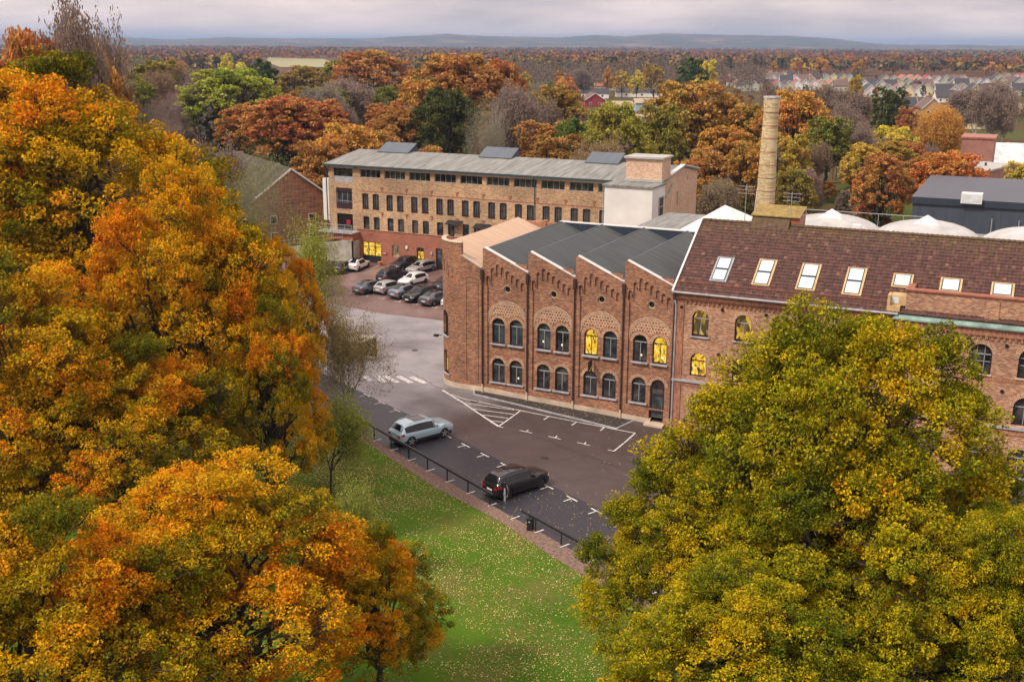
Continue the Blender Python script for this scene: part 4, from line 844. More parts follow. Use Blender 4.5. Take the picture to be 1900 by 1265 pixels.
for x, z, lab in ((-75.45, 2.68, 'white box lamp on the red wall between two ground-floor windows'), (-71.6, 2.2, 'small grey wall lamp beside the right glazed door')):
    l_ = empty('wall_lamp', (x, 127.9, z), lab, 'lamp'); MB().box(x-.15, x+.15, YL-.2, YL-.05, z-.2, z+.2).build('lamp_box', 'white_paint' if z > 2.5 else 'frame_grey', l_); MB().box(x-.05, x+.05, YL-.1, YL, z-.28, z-.2).build('bracket', 'iron_black', l_)
for x, z in ((-68.0, 6.65), (-63.9, 6.5)):
    MB().hexa([(x-1.1, YL-1.0, z-.25), (x+1.1, YL-1.0, z-.25), (x+1.1, YL, z+.15), (x-1.1, YL, z+.15), (x-1.1, YL-1.0, z-.2), (x+1.1, YL-1.0, z-.2), (x+1.1, YL, z+.2), (x-1.1, YL, z+.2)]).build('awning', 'frame_black', mill)
# white stair block and brick lift tower
wt = MB(); wt.box(-45.5, -39.55, 123.2, 128.0, 0, 13.2); wo = wt.build('stair_block', 'white_paint', mill)
MB().box(-45.75, -39.35, 123.0, 128.1, 13.22, 13.42).build('block_roof', 'felt_grey', wo)
fr = MB(); fr.ring(rect(125.7, 127.4, 9.5, 11.9), shrink(rect(125.7, 127.4, 9.5, 11.9), .1), yz(-39.44), yz(-39.54)); fr.box(-39.53, -39.45, 125.8, 127.3, 10.68, 10.76); fo = fr.build('window', 'frame_grey', wo); MB().face([yz(-39.5)(p_) for p_ in rect(125.7, 127.4, 9.5, 11.9)]).build('pane', 'glass_blind', fo)
MB().tube([(-45.6, 123.1, 13.2), (-45.6, 123.1, .5)], .06, 6).build('downpipe', 'frame_grey', wo)
tw = MB(); tw.box(-44.35, -39.85, 127.5, 131.0, 13.0, 16.15); to_ = tw.build('lift_tower', 'brick_pale', mill); MB().box(-44.6, -39.6, 127.2, 131.3, 16.17, 16.4).build('tower_roof', 'membrane_pale', to_)
MB().box(-44.5, -39.7, 127.2, 127.5, 13.45, 13.75).build('flashing', 'membrane_pale', to_)
cpg = MB(); cpg.hexa([(XL1-.3, 131, 13.9), (XL1+.25, 131, 13.9), (XL1+.25, 136.6, 14.66), (XL1-.3, 136.6, 14.66), (XL1-.3, 131, 14.1), (XL1+.25, 131, 14.1), (XL1+.25, 136.6, 14.8), (XL1-.3, 136.6, 14.8)]); cpg.hexa([(XL1-.3, 136.6, 14.66), (XL1+.25, 136.6, 14.66), (XL1+.25, 143.6, 13.6), (XL1-.3, 143.6, 13.6), (XL1-.3, 136.6, 14.8), (XL1+.25, 136.6, 14.8), (XL1+.25, 143.6, 13.74), (XL1-.3, 143.6, 13.74)]); cpg.build('coping', 'white_coping', mill)
MB().tube([(XL1+.15, 132.0, 12.9), (XL1+.15, 127.9, 10.8), (XL1+.15, 127.8, 7)], .09, 8).build('downpipe', 'copper_green', mill)
# retaining wall, terrace and railings left of the mill
rw = empty('retaining_wall', (-87, 126, 0), 'stained concrete retaining wall with raised terrace at the left end of the yellow mill', 'wall')
MB().prism([(-83.0, -.2), (-83.0, 3.2), (-84.6, 3.2), (-96, 1.1), (-96, -.2)], xz(126.0), xz(126.35)).build('wall', 'concrete', rw)
MB().box(-88.3, -83.0, 126.35, 128, 3.2, 4.15).build('terrace', 'brick_band', rw); MB().box(-88.6, -82.9, 126.0, 128.0, 4.16, 4.3).build('deck', 'stone_sill', rw)
MB().box(-83.4, -83.0, 125.9, 128, -.2, 3.3).build('pier', 'concrete', rw)
ra = MB()
for i in range(6): x = -88.5+1.1*i; ra.tube([(x, 126.1, 4.3), (x, 126.1, 5.35)], .03, 6)
for z in (5.35, 4.85): ra.tube([(-88.5, 126.1, z), (-83.0, 126.1, z), (-83.0, 127.9, z)], .03, 6)
for i in range(40): x = -88.5+.14*i; ra.tube([(x, 126.1, 4.3), (x, 126.1, 5.3)], .008, 4, cap=False)
for i in range(8):
    x = -84.6-1.5*i; z = 3.2-.184*1.5*i; ra.tube([(x, 126.17, z), (x, 126.17, z+1.0)], .03, 6)
ra.tube([(-84.6, 126.17, 4.2), (-96, 126.17, 2.1)], .03, 6); ra.tube([(-84.6, 126.17, 3.7), (-96, 126.17, 1.6)], .02, 6)
tag(ra.build('terrace_railing', 'frame_grey'), 'grey metal railing on the terrace and ramp beside the mill entrance', 'railing')
po = empty('plant_pot', (-79.3, 127.2, 0), 'terracotta plant pot beside the lit glazed door', 'pot')
MB().tube([(-79.3, 127.2, .02), (-79.3, 127.2, .5)], [.25, .38], 12).build('pot', 'terracotta', po)
WHITE = MB(); WHITE.box(-89.2, -88.2, 128.6, 129.4, 5.4, 11.2); tag(WHITE.build('flue_duct', 'white_paint'), 'white vertical duct against the left end of the yellow mill', 'duct')

# ================================================================== chimney and back buildings
ch = empty('factory_chimney', (-29, 135, 0), 'tall tapering yellow brick factory chimney rising behind the tiled roof', 'chimney')
c_ = MB(); zz = np.linspace(0, 23.3, 12); c_.tube([(-28.95, 135, z) for z in zz], [1.36-.5*z/23.3 for z in zz], 20, cap=False); c_.tube([(-28.95, 135, 22.2), (-28.95, 135, 23.3)], [.93, .96], 20, cap=False)
c_.build('stack', 'brick_chimney', ch)
b_ = MB()
for z in np.arange(3, 23, 1.55): r_ = 1.36-.5*z/23.3; b_.tube([(-28.95, 135, z), (-28.95, 135, z+.07)], r_+.03, 20)
b_.build('iron_bands', 'brick_band', ch); MB().tube([(-28.95, 135, 23.3), (-28.95, 135, 23.5)], [1.02, .98], 20).build('cap', 'stone_sill', ch)
MB().tube([(-30.2, 134.6, 8), (-29.95, 134.6, 12.5)], .05, 6).build('lightning_rod', 'white_paint', ch)
fl = empty('shell_roof_factory', (-10, 118, 0), 'pale factory with low shell domes and white pyramid skylights behind the tiled roof', 'building')
MB().box(-37, 22, 104, 122, -.8, 10.4).build('wall', 'brick_far', fl)
MB().box(-37.3, 22.3, 103.8, 122.3, 10.4, 10.75).build('flat_roof', 'felt_grey', fl)
def dome(x, y, r_, h, z):
    mb = MB(); n = 28; k = 8; rows = []
    for j in range(k+1):
        a = j/k; rr_ = r_*math.cos(a*math.pi/2*.999); zz_ = z+h*math.sin(a*math.pi/2); rows.append(len(mb.v)); mb.v += [(x+rr_*math.cos(2*math.pi*i/n), y+rr_*math.sin(2*math.pi*i/n), zz_) for i in range(n)]
    for j in range(k):
        for i in range(n): mb.f.append((rows[j]+i, rows[j]+(i+1) % n, rows[j+1]+(i+1) % n, rows[j+1]+i)); mb.m.append(0)
    return mb.build('dome', 'shell_grey', fl, smooth=True)
def pyramid(x, y, wx_, wy, z, h, nm='skylight'):
    mb = MB(); a = [(x-wx_, y-wy, z), (x+wx_, y-wy, z), (x+wx_, y+wy, z), (x-wx_, y+wy, z)]; t_ = (x, y, z+h)
    for i in range(4): mb.face([a[i], a[(i+1) % 4], t_])
    return mb.build(nm, 'white_paint', fl)
for i, x in enumerate((-17.9, -8.7, 1.2, 11)):
    dome(x, 115.8, 5.2, 2.1, 10.6); pyramid(x, 115.2, 3.1, 3.3, 11.1, 2.25)
pyramid(-28.6, 114, 4.6, 5.6, 10.3, 2.9, 'large_skylight')
mb = MB(); mb.box(-15.4, -14.6, 112.2, 113, 10.7, 12.3); mb.build('vent', 'white_paint', fl)
mb = MB(); mb.hexa([(-13.6, 111.5, 10.9), (-11.6, 111.5, 11.9), (-11.6, 113.5, 11.9), (-13.6, 113.5, 10.9), (-13.6, 111.5, 11), (-11.6, 111.5, 12), (-11.6, 113.5, 12), (-13.6, 113.5, 11)]); mb.build('roof_hatch', 'white_paint', fl)
gr_ = MB(); gr_.tube([(-24, 121, 12.3), (-9, 121, 12.3)], .04, 6)
for x in np.arange(-24, -8.9, 2.5): gr_.tube([(x, 121, 10.7), (x, 121, 12.3)], .03, 6)
gr_.build('guard_rail', 'frame_grey', fl)
dk = empty('dark_sheet_hall', (0, 142, 0), 'large dark blue sheet-metal hall beyond the pale domes', 'building')
MB().box(-12.4, 26, 140, 165, 0, 11.2).build('wall', 'wall_sheet', dk); MB().box(-12.6, 26.2, 139.75, 165.2, 11.2, 12.0).build('parapet', 'metal_blue', dk)
ro_ = MB(); ro_.box(-7.1, -4.8, 139.3, 141.2, 11.6, 12.75); ro_.build('roof_unit', 'white_paint', dk)
MB().face([(-6.95, 139.28, 11.75), (-4.95, 139.28, 11.75), (-4.95, 139.28, 12.6), (-6.95, 139.28, 12.6)]).build('grille', 'glass_sky', dk)
for x in (-3.5, -.6): MB().tube([(x, 139.6, 7.5), (x, 139.6, 10)], .06, 6).build('mast', 'frame_grey', dk)
rb = empty('red_panel_building', (-8, 230, 0), 'red brick block with vertical ribs and pale flat roof above the dark hall', 'building')
MB().hexa([(-14, 226, 0), (-7.1, 222, 0), (-3.3, 236, 0), (-12, 240, 0), (-14, 226, 7.1), (-7.1, 222, 7.1), (-3.3, 236, 7.1), (-12, 240, 7.1)]).build('wall', 'panel_brick', rb)
MB().hexa([(-14.3, 225.8, 7.1), (-6.9, 221.7, 7.1), (-3, 236.2, 7.1), (-12.2, 240.3, 7.1), (-14.3, 225.8, 7.45), (-6.9, 221.7, 7.45), (-3, 236.2, 7.45), (-12.2, 240.3, 7.45)]).build('flat_roof', 'membrane_pale', rb)
MB().box(-8.2, -7.8, 230, 230.4, 7.45, 8.0).build('vent', 'frame_black', rb)
for x0, x1, y0, y1, z1 in ((-13.6, -7.4, 246, 256, 11.2),): MB().box(x0, x1, y0, y1, 0, z1).build('rear_block', 'brick_far', rb); MB().box(x0-.2, x1+.2, y0-.2, y1+.2, z1, z1+.35).build('coping', 'copper_red', rb)
MB().box(-3.0, -1.4, 238, 250, 0, 5.0).build('ribbed_annex', 'concrete', rb)

# ================================================================== houses
simple('roof_black', (.035, .035, .04), .6); simple('roof_red', (.30, .035, .045), .7); simple('roof_orange', (.36, .12, .06), .7); simple('roof_brown', (.13, .085, .07), .8); simple('roof_sand', (.36, .27, .18), .8); simple('roof_white', (.55, .55, .55), .5, var=.3, sc=.8)
simple('wall_white', (.72, .71, .68), .7); simple('wall_cream', (.60, .52, .34), .7); simple('wall_yellow', (.60, .45, .16), .7); simple('wall_green', (.46, .50, .40), .7); simple('wall_ochre', (.48, .27, .11), .7); simple('wall_darkred', (.27, .03, .03), .7); simple('wall_blue', (.32, .42, .5), .7)
simple('mossy_roof', (.050, .044, .024), .9, var=.6, sc=.5)
HC = {}
def house(x, y, L, W_, H, RH, rot, wall_, roof_, lab, group=None, name='house', chimney=True, z=None, over=.4):
    key = (L, W_, H, RH, wall_, roof_, chimney); z = gz(x, y)-.1 if z is None else z
    if key in HC: h = dup(HC[key]); h.location = (x, y, z); h.rotation_euler = (0, 0, rot); return tag(h, lab, 'house', group)
    h = empty(name, (0, 0, 0), lab, 'house', group)
    wm = MB(); prof = [(-W_/2, 0), (W_/2, 0), (W_/2, H), (0, H+RH), (-W_/2, H)]
    wm.prism(prof, yz(-L/2), yz(L/2)); wm.build('wall', wall_, h)
    r_ = MB(); o_ = over; sl_ = RH/(W_/2)
    for sg_ in (-1, 1):
        r_.hexa([(-L/2-o_, sg_*(W_/2+o_), H-o_*sl_+.03), (L/2+o_, sg_*(W_/2+o_), H-o_*sl_+.03), (L/2+o_, 0, H+RH+.03), (-L/2-o_, 0, H+RH+.03), (-L/2-o_, sg_*(W_/2+o_), H-o_*sl_+.25), (L/2+o_, sg_*(W_/2+o_), H-o_*sl_+.25), (L/2+o_, 0, H+RH+.25), (-L/2-o_, 0, H+RH+.25)])
    ro1 = r_.build('roof', roof_, h)
    if chimney: MB().box(L*.12, L*.12+.7, -.35, .35, H+RH-.6, H+RH+.9).build('chimney', 'brick_far', ro1)
    for xx in (-L/2-o_, L/2+o_):
        bb = MB()
        for sg_ in (-1, 1): bb.bar((xx, sg_*(W_/2+o_), H-o_*sl_+.1), (xx, 0, H+RH+.12), .1, .25)
        bb.build('barge_board', 'white_paint', ro1)
    for side in (-1, 1):
        for fz in ([.9] if H < 4 else [.9, 3.4]):
            for k in range(2):
                wy = (-1 if k else 1)*W_*.22; w1 = MB(); w1.box(min(side*L/2, side*(L/2+.06)), max(side*L/2, side*(L/2+.06)), wy-.55, wy+.55, fz, fz+1.2); wo_ = w1.build('window', 'white_paint', h)
                MB().box(min(side*(L/2+.06), side*(L/2+.08)), max(side*(L/2+.06), side*(L/2+.08)), wy-.45, wy+.45, fz+.1, fz+1.1).build('pane', 'glass_dark', wo_)
        for k in range(3):
            wx_ = (k-1)*L*.3; w1 = MB(); w1.box(wx_-.6, wx_+.6, min(side*W_/2, side*(W_/2+.06)), max(side*W_/2, side*(W_/2+.06)), .9, 2.1); wo_ = w1.build('window', 'white_paint', h)
            MB().box(wx_-.5, wx_+.5, min(side*(W_/2+.06), side*(W_/2+.08)), max(side*(W_/2+.06), side*(W_/2+.08)), 1.0, 2.0).build('pane', 'glass_dark', wo_)
    h.location = (x, y, z); h.rotation_euler = (0, 0, rot); HC[key] = h
    return h
# terraced small houses far right: rows across the view
rg = random.Random(8); wc = ['wall_white', 'wall_cream', 'wall_yellow', 'wall_green', 'wall_white', 'wall_cream']; rc = ['roof_red', 'roof_black', 'roof_orange', 'roof_brown', 'roof_red', 'roof_black']
combos = [(rg.choice(wc), rg.choice(rc)) for _ in range(9)]
cn_ = {'wall_white': 'white', 'wall_cream': 'cream', 'wall_yellow': 'yellow', 'wall_green': 'pale green', 'roof_red': 'red', 'roof_black': 'black', 'roof_orange': 'orange', 'roof_brown': 'brown'}
for row, (x0, x1, yb0, yb1, st) in enumerate([(1345, 1585, 160, 153, 14), (1380, 1570, 170, 167, 16), (1600, 1940, 168, 160, 15), (1610, 1900, 180, 176, 17), (1850, 1960, 152, 152, 14), (1335, 1480, 151, 147, 14), (1640, 1790, 157, 156, 15)]):
    x = x0
    while x < x1:
        y = yb0+(yb1-yb0)*(x-x0)/(x1-x0)+rg.uniform(-1.5, 1.5); p_ = atZ(x, y, 0); a, b = rg.choice(combos)
        rot = R(90+20+rg.uniform(-8, 8)) if rg.random() < .8 else R(20)
        house(p_[0], p_[1], 10, 8, 3.6, 3.6, rot, a, b, f'small {cn_[a]} gabled house with {cn_[b]} roof in the far estate rows', 'small gabled houses in rows in the far estate', 'small_house', True)
        x += st*rg.uniform(.85, 1.2)
def hp(x, y, L, W_, H, RH, rot, w_, r_, lab, **k): p_ = atZ(x, y, 0); return house(p_[0], p_[1], L, W_, H, RH, R(rot), w_, r_, lab, **k)
hp(1722, 213, 12, 9, 3.2, 4.2, 112, 'wall_ochre', 'roof_brown', 'ochre wooden house with white-edged gable among the houses right of the chimney')
hp(1668, 208, 14, 9, 3, 3.6, 25, 'wall_white', 'roof_black', 'white house with black roof left of the ochre gabled house')
hp(1790, 215, 16, 9, 2.8, 2.6, 40, 'wall_ochre', 'roof_brown', 'low brown-roofed house right of the ochre gable')
hp(1806, 238, 15, 10, 2.8, 2.6, 20, 'wall_cream', 'roof_brown', 'wide brown-roofed bungalow behind the white parking area')
hp(1850, 212, 18, 9, 2.8, 2.0, 15, 'wall_yellow', 'roof_sand', 'sand-roofed bungalow at the edge of the bare birches')
hp(1752, 190, 11, 9, 3, 3.2, 20, 'wall_white', 'roof_black', 'white cottage with black roof before the estate rows')
hp(1100, 197, 14, 10, 3.2, 3.2, 120, 'wall_darkred', 'roof_brown', 'dark red wooden house behind the yellow oaks')
hp(1205, 213, 13, 9, 5.2, 1.6, 25, 'wall_blue', 'roof_sand', 'pale blue two-storey house with sand roof left of the big orange oak')
hp(1165, 208, 14, 9, 2.9, 1.8, 25, 'wall_cream', 'roof_sand', 'low house with sand-coloured roof left of the pale blue house')
hp(1185, 232, 12, 8, 2.9, 1.6, 25, 'wall_blue', 'roof_sand', 'low pale blue outbuilding below the pale blue house')
hp(1140, 168, 26, 10, 3, 1.6, 20, 'wall_cream', 'roof_orange', 'long low building with orange roof beyond the red house')
hp(1190, 180, 30, 10, 3, 1.8, 22, 'wall_white', 'roof_black', 'long low black-roofed building beyond the pale blue house')
hp(1120, 157, 24, 10, 3, 2.0, 20, 'wall_ochre', 'roof_brown', 'long low brown-roofed building at the birch wood edge')
hp(1100, 182, 18, 10, 3, 2.2, 20, 'wall_white', 'roof_black', 'low black-roofed house behind the dark red house')
hp(1255, 166, 20, 10, 3, 2.0, 20, 'wall_yellow', 'roof_black', 'low yellow building with black roof in the trees above the orange oak')
hp(1375, 163, 14, 10, 3.4, 4, 110, 'wall_yellow', 'roof_sand', 'bright yellow gabled house above the bare trees beside the chimney')
hp(1425, 166, 24, 10, 3, 3.2, 20, 'wall_ochre', 'roof_black', 'long dark-roofed building right of the bright yellow house')
hp(1420, 150, 30, 10, 3.4, 3.2, 20, 'wall_white', 'roof_brown', 'long brown-roofed school building at the wood edge')
hh = house(-1, 275, 22, 11, 4.2, 4.2, R(12), 'brick_far', 'roof_white', 'red brick house with weathered white roof right of the flat-roofed block', chimney=True)
# barn left of the mill
P0 = np.array([-99.2, 135.0]); ax_ = math.radians(133); 
pk = atZ(484, 297, 11.3); ax_ = math.atan2(pk[1]-P0[1], pk[0]-P0[0]); LB = 30
h = house(P0[0]+math.cos(ax_)*LB/2, P0[1]+math.sin(ax_)*LB/2, LB, 13.5, 6.4, 4.9, ax_, 'brick_red', 'mossy_roof', 'red brick gabled workshop with mossy roof left of the yellow mill', name='brick_workshop', chimney=False, z=0, over=.35)
p2 = atZ(445, 305, 9.5)
h = house(p2[0]-6, p2[1]+10, 26, 12, 5, 4.4, R(150), 'brick_band', 'mossy_roof', 'low brick building with mossy roof and chimney beyond the workshop', name='brick_outbuilding', chimney=True, z=0)

# ================================================================== cars
def paint(name, col, metal=.35, rough=.28):
    mt, t, b = newmat(name); b.inputs[0].default_value = (*col, 1); b.inputs['Metallic'].default_value = metal; b.inputs['Roughness'].default_value = rough
    b.inputs['Coat Weight'].default_value = .7; b.inputs['Coat Roughness'].default_value = .06
for n_, c_ in dict(paint_silver_blue=(.40, .58, .64), paint_black=(.010, .010, .012), paint_white=(.72, .72, .71), paint_grey=(.10, .115, .13), paint_dark=(.028, .032, .042), paint_silver=(.40, .42, .42), paint_steel=(.17, .21, .25), paint_navy=(.018, .022, .04)).items(): paint(n_, c_, .15 if c_[0] > .6 else .4)
glass('glass_car', (.008, .010, .012), .05); MATS['glass_car'].node_tree.nodes['Principled BSDF'].inputs['Specular IOR Level'].default_value = .45
glass('glass_sunroof', (.01, .01, .012), .03)
lit_m, t, b = newmat('lamp_red'); b.inputs[0].default_value = (.32, .01, .012, 1); b.inputs['Roughness'].default_value = .2
lit_m, t, b = newmat('lamp_clear'); b.inputs[0].default_value = (.55, .58, .6, 1); b.inputs['Roughness'].default_value = .12
KIND = {  # L, W, H, top contour (t from rear 0 to front 1), belt contour, wheel centres, wheel radius, cabin (rear glass t0,t1, roof t, screen t0,t1)
 'suv': dict(L=4.85, W=1.93, H=1.70, top=[(0, .52), (.012, .64), (.03, .70), (.095, .93), (.15, .97), (.35, 1), (.52, .99), (.60, .955), (.735, .69), (.80, .665), (.92, .625), (.975, .565), (1, .46)], wh=(.185, .80), wr=.37, rg=(.032, .088), ws=(.612, .727), sd=[(.10, .225), (.235, .40), (.412, .60)]),
 'wagon': dict(L=4.75, W=1.84, H=1.47, top=[(0, .54), (.012, .66), (.03, .72), (.085, .93), (.14, .97), (.35, 1), (.50, .99), (.58, .95), (.73, .655), (.80, .625), (.92, .57), (.975, .50), (1, .42)], wh=(.19, .80), wr=.33, rg=(.032, .08), ws=(.592, .722), sd=[(.09, .22), (.23, .40), (.412, .585)]),
 'fastback': dict(L=4.75, W=1.92, H=1.56, top=[(0, .55), (.012, .66), (.05, .71), (.12, .78), (.30, .97), (.42, 1), (.52, .985), (.60, .94), (.74, .65), (.80, .62), (.92, .565), (.975, .50), (1, .42)], wh=(.18, .81), wr=.36, rg=(.10, .285), ws=(.612, .732), sd=[(.245, .40), (.412, .60)]),
 'hatch': dict(L=4.45, W=1.84, H=1.58, top=[(0, .54), (.015, .66), (.04, .72), (.14, .93), (.20, .97), (.36, 1), (.50, .985), (.58, .95), (.72, .67), (.80, .635), (.92, .58), (.975, .50), (1, .42)], wh=(.19, .80), wr=.34, rg=(.045, .13), ws=(.592, .712), sd=[(.16, .37), (.382, .58)]),
}
def make_car(name, kind, mat, lab, rim='rim', scale=1, roof=None, group='cars parked in the courtyard rows'):
    K = KIND[kind]; L, W_, H = K['L']*scale, K['W']*scale, K['H']*scale; wr = K['wr']*scale; tx, tz = zip(*K['top'])
    car = empty(name, (0, 0, 0), lab, 'car', group)
    wf = lambda t: np.interp(t, [0, .02, .07, .18, .8, .92, .975, 1], [.80, .92, .975, 1, 1, .96, .87, .70])*W_/2
    zt = lambda t: np.interp(t, tx, tz)*H
    belt = lambda t: min(zt(t)-.008*H, np.interp(t, [0, .05, .3, .7, .8, 1], [.56, .625, .60, .575, .60, .42])*H)
    WX = [t*L for t in K['wh']]; zc = wr; ar = wr*1.14
    def zb(t):
        x = t*L; z = np.interp(t, [0, .03, .06, .94, .98, 1], [.22, .15, .13, .13, .14, .20])*H
        for wx_ in WX:
            d = abs(x-wx_)
            if d < ar: z = max(z, zc+math.sqrt(ar*ar-d*d)-.02)
        return z
    def sec(t, v, off=0):
        w_ = wf(t); b_ = belt(t); z = zt(t); b0 = zb(t); cab = min(1, max(0, (z-b_)/(.30*H))); hr = w_*(.90-.17*cab); e_ = .075*H*cab+.012
        pts = [(w_*.955, b0), (w_*1.0, max(b0, .30*H) if b0 < .3*H else b0+.001), (w_*1.0, max(b0+.002, .48*H if b_ > .48*H else b_*.9)), (w_*.965, max(b_, b0+.004)), (hr+(w_*.965-hr)*.42, b_+(z-e_-b_)*.55), (hr, max(b_+.002, z-e_)), (hr*.80, z-.012), (0, z)]
        i = min(6, int(v)); f = v-i; a, c = pts[i], pts[i+1]; y, zz_ = a[0]+(c[0]-a[0])*f, a[1]+(c[1]-a[1])*f
        dy, dz = c[0]-a[0], c[1]-a[1]; n_ = math.hypot(dy, dz)+1e-9; return y+off*dz/n_, zz_-off*dy/n_
    T_ = sorted(set([0, .006, .02, .035, .05, .07, .09, .11, .97, .985, .995, 1]+list(np.linspace(.12, .96, 43))+[t for t in tx]+[max(0, min(1, (wx_+ar*s_)/L)) for wx_ in WX for s_ in (-1, -.97, -.86, -.7, -.5, -.25, 0, .25, .5, .7, .86, .97, 1)]))
    b = MB(); nv = 8
    for t in T_:
        for v in range(nv): y, z = sec(t, v); b.v.append((t*L-L/2, y, z))
        for v in range(nv-2, -1, -1): y, z = sec(t, v); b.v.append((t*L-L/2, -y, z))
    m_ = 2*nv-1
    for i in range(len(T_)-1):
        for j in range(m_-1): b.f.append((i*m_+j, (i+1)*m_+j, (i+1)*m_+j+1, i*m_+j+1)); b.m.append(0)
    b.f.append(tuple(range(m_))); b.m.append(0); b.f.append(tuple(reversed(range((len(T_)-1)*m_, len(T_)*m_)))); b.m.append(0)
    body = b.build('body', mat, car, smooth=True)
    bv = body.modifiers.new('s', 'EDGE_SPLIT'); bv.split_angle = R(38)
    def patch(nm, t0, t1, v0, v1, mat_, off=.009, sides=(1, -1), par=None, nt_=6, nvv=4, skew=0):
        for s_ in sides:
            p = MB(); 
            for i in range(nt_+1):
                for j in range(nvv+1):
                    v = v0+(v1-v0)*j/nvv; t = t0+(t1-t0)*i/nt_+skew*(v-v0)/(v1-v0)*(1 if i < nt_/2 else 0); y, z = sec(t, v, off); p.v.append((t*L-L/2, s_*y, z))
            for i in range(nt_):
                for j in range(nvv): q = i*(nvv+1)+j; p.f.append((q, q+nvv+1, q+nvv+2, q+1)); p.m.append(0)
            p.build(nm, mat_, par or car, smooth=True)
    def across(nm, t0, t1, vv, mat_, off=.009):
        p = MB(); n_ = 10; ys = np.linspace(-1, 1, n_+1)
        for i in range(7):
            t = t0+(t1-t0)*i/6; ye, ze = sec(t, vv, off)
            for q in ys:
                # follow the top surface between the section points
                z = zt(t)+off-(abs(q)**2.5)*(zt(t)+off-ze); p.v.append((t*L-L/2, q*ye, z))
        for i in range(6):
            for j in range(n_): k = i*(n_+1)+j; p.f.append((k, k+n_+1, k+n_+2, k+1)); p.m.append(0)
        p.build(nm, mat_, car, smooth=True)
    across('windscreen', *K['ws'], 5.3, 'glass_car', .014); across('rear_window', *K['rg'], 5.3, 'glass_car', .014)
    patch('window_trim', K['sd'][0][0]-.008, K['sd'][-1][1]+.03, 3.06, 4.93, 'plastic_black', .006, nt_=14)
    for a, c in K['sd']: patch('side_window', a, c, 3.15, 4.88, 'glass_car', .010)
    if kind in ('suv', 'fastback'): across('sunroof', .30, .52, 5.9, 'glass_sunroof', .022)
    if roof: across('roof_panel', .16, .57, 5.6, roof, .006)
    for s0, s1 in ((.06, K['wh'][0]-ar/L), (K['wh'][0]+ar/L, K['wh'][1]-ar/L), (K['wh'][1]+ar/L, .95)): patch('sill_cladding', s0+.004, s1-.004, 0, .9, 'plastic_black', .012)
    patch('head_lamp', .935, .985, 2.25, 2.85, 'lamp_clear', .012); patch('tail_lamp', .012, .07, 2.2, 2.9, 'lamp_red', .012)
    for s_ in (-1, 1):
        f_ = MB(); f_.box(L/2-.04, L/2+.012, min(s_*.34, s_*.66)*W_/1, max(s_*.34, s_*.66)*W_*1, .425*H, .475*H) if False else None
        r_ = MB(); r_.box(-L/2-.02, -L/2+.05, min(s_*W_*.26, s_*W_*.40), max(s_*W_*.26, s_*W_*.40), .44*H, .53*H); r_.build('tail_lamp', 'lamp_red', car)
        r_ = MB(); r_.box(L/2-.10, L/2-.005, min(s_*W_*.25, s_*W_*.38), max(s_*W_*.25, s_*W_*.38), .40*H, .46*H); r_.build('head_lamp', 'lamp_clear', car)
        mr2 = MB(); x = .655*L-L/2; y = s_*(W_/2+.03); mr2.hexa([(x-.06, y-.11, .60*H), (x+.09, y-.09, .60*H), (x+.09, y+.09, .60*H), (x-.06, y+.11, .60*H), (x-.06, y-.1, .70*H), (x+.05, y-.08, .69*H), (x+.05, y+.08, .69*H), (x-.06, y+.1, .70*H)]); mr2.build('mirror', mat, car)
    g_ = MB(); g_.box(L/2-.06, L/2+.008, -W_*.22, W_*.22, .29*H, .40*H); g_.build('grille', 'plastic_black', car)
    g_ = MB(); g_.box(-L/2-.012, -L/2+.08, -W_*.36, W_*.36, .17*H, .28*H); g_.build('bumper', 'plastic_black', car)
    for x in (-L/2-.025, L/2+.012): MB().box(min(x, x+.012), max(x, x+.012), -.26, .26, (.36 if x < 0 else .24)*H, (.36 if x < 0 else .24)*H+.11).build('number_plate', 'plate_white', car)
    under = MB(); under.box(-L/2+.25, L/2-.25, -W_/2+.16, W_/2-.16, .13*H, .34*H); under.build('underbody', 'plastic_black', car)
    for wx_ in WX:
        for s_ in (-1, 1):
            y1, y0 = s_*(W_/2-.015), s_*(W_/2-.25); x = wx_-L/2
            ty = MB(); ty.tube([(x, y0, wr), (x, y0+s_*.03, wr), (x, y1-s_*.03, wr), (x, y1, wr)], [wr*.93, wr, wr, wr*.93], 24); to = ty.build('wheel', 'tyre', car)
            rm = MB(); rm.tube([(x, y1-s_*.02, wr), (x, y1+s_*.004, wr)], wr*.70, 20)
            ro3 = rm.build('rim', 'rim_dark', to); sp_ = MB()
            for k in range(5):
                a = 2*math.pi*k/5+.3; c_, s2 = math.cos(a), math.sin(a); w0, w1_ = .035, .075
                q = lambda rr_, ww_: (x+c_*rr_-s2*ww_, wr+s2*rr_+c_*ww_)
                pl_ = [q(.04, -w0), q(wr*.69, -w1_), q(wr*.69, w1_*.4), q(.04, w0)]
                sp_.hexa([(p[0], y1+s_*.004, p[1]) for p in pl_]+[(p[0], y1+s_*.018, p[1]) for p in pl_])
            sp_.tube([(x, y1, wr), (x, y1+s_*.02, wr)], .06, 10); sp_.build('spokes', rim, to)
    rl = MB()
    if kind in ('suv', 'wagon'):
        for s_ in (-1, 1):
            pt = [(t*L-L/2, s_*(sec(t, 5.0)[0]-.05), zt(t)-.01) for t in (.17, .2, .35, .5, .56)]; pt = [pt[0]]+[(a, b_, c_+.035) for a, b_, c_ in pt[1:-1]]+[pt[-1]]; rl.tube(pt, .016, 6)
        rl.build('roof_rail', 'plastic_black' if rim == 'rim_dark' else 'rim', car)
    return car
def put(car, p, head, z=None): car.location = (p[0], p[1], gz(p[0], p[1])+(.03 if z is None else z)); car.rotation_euler = (0, 0, R(head))
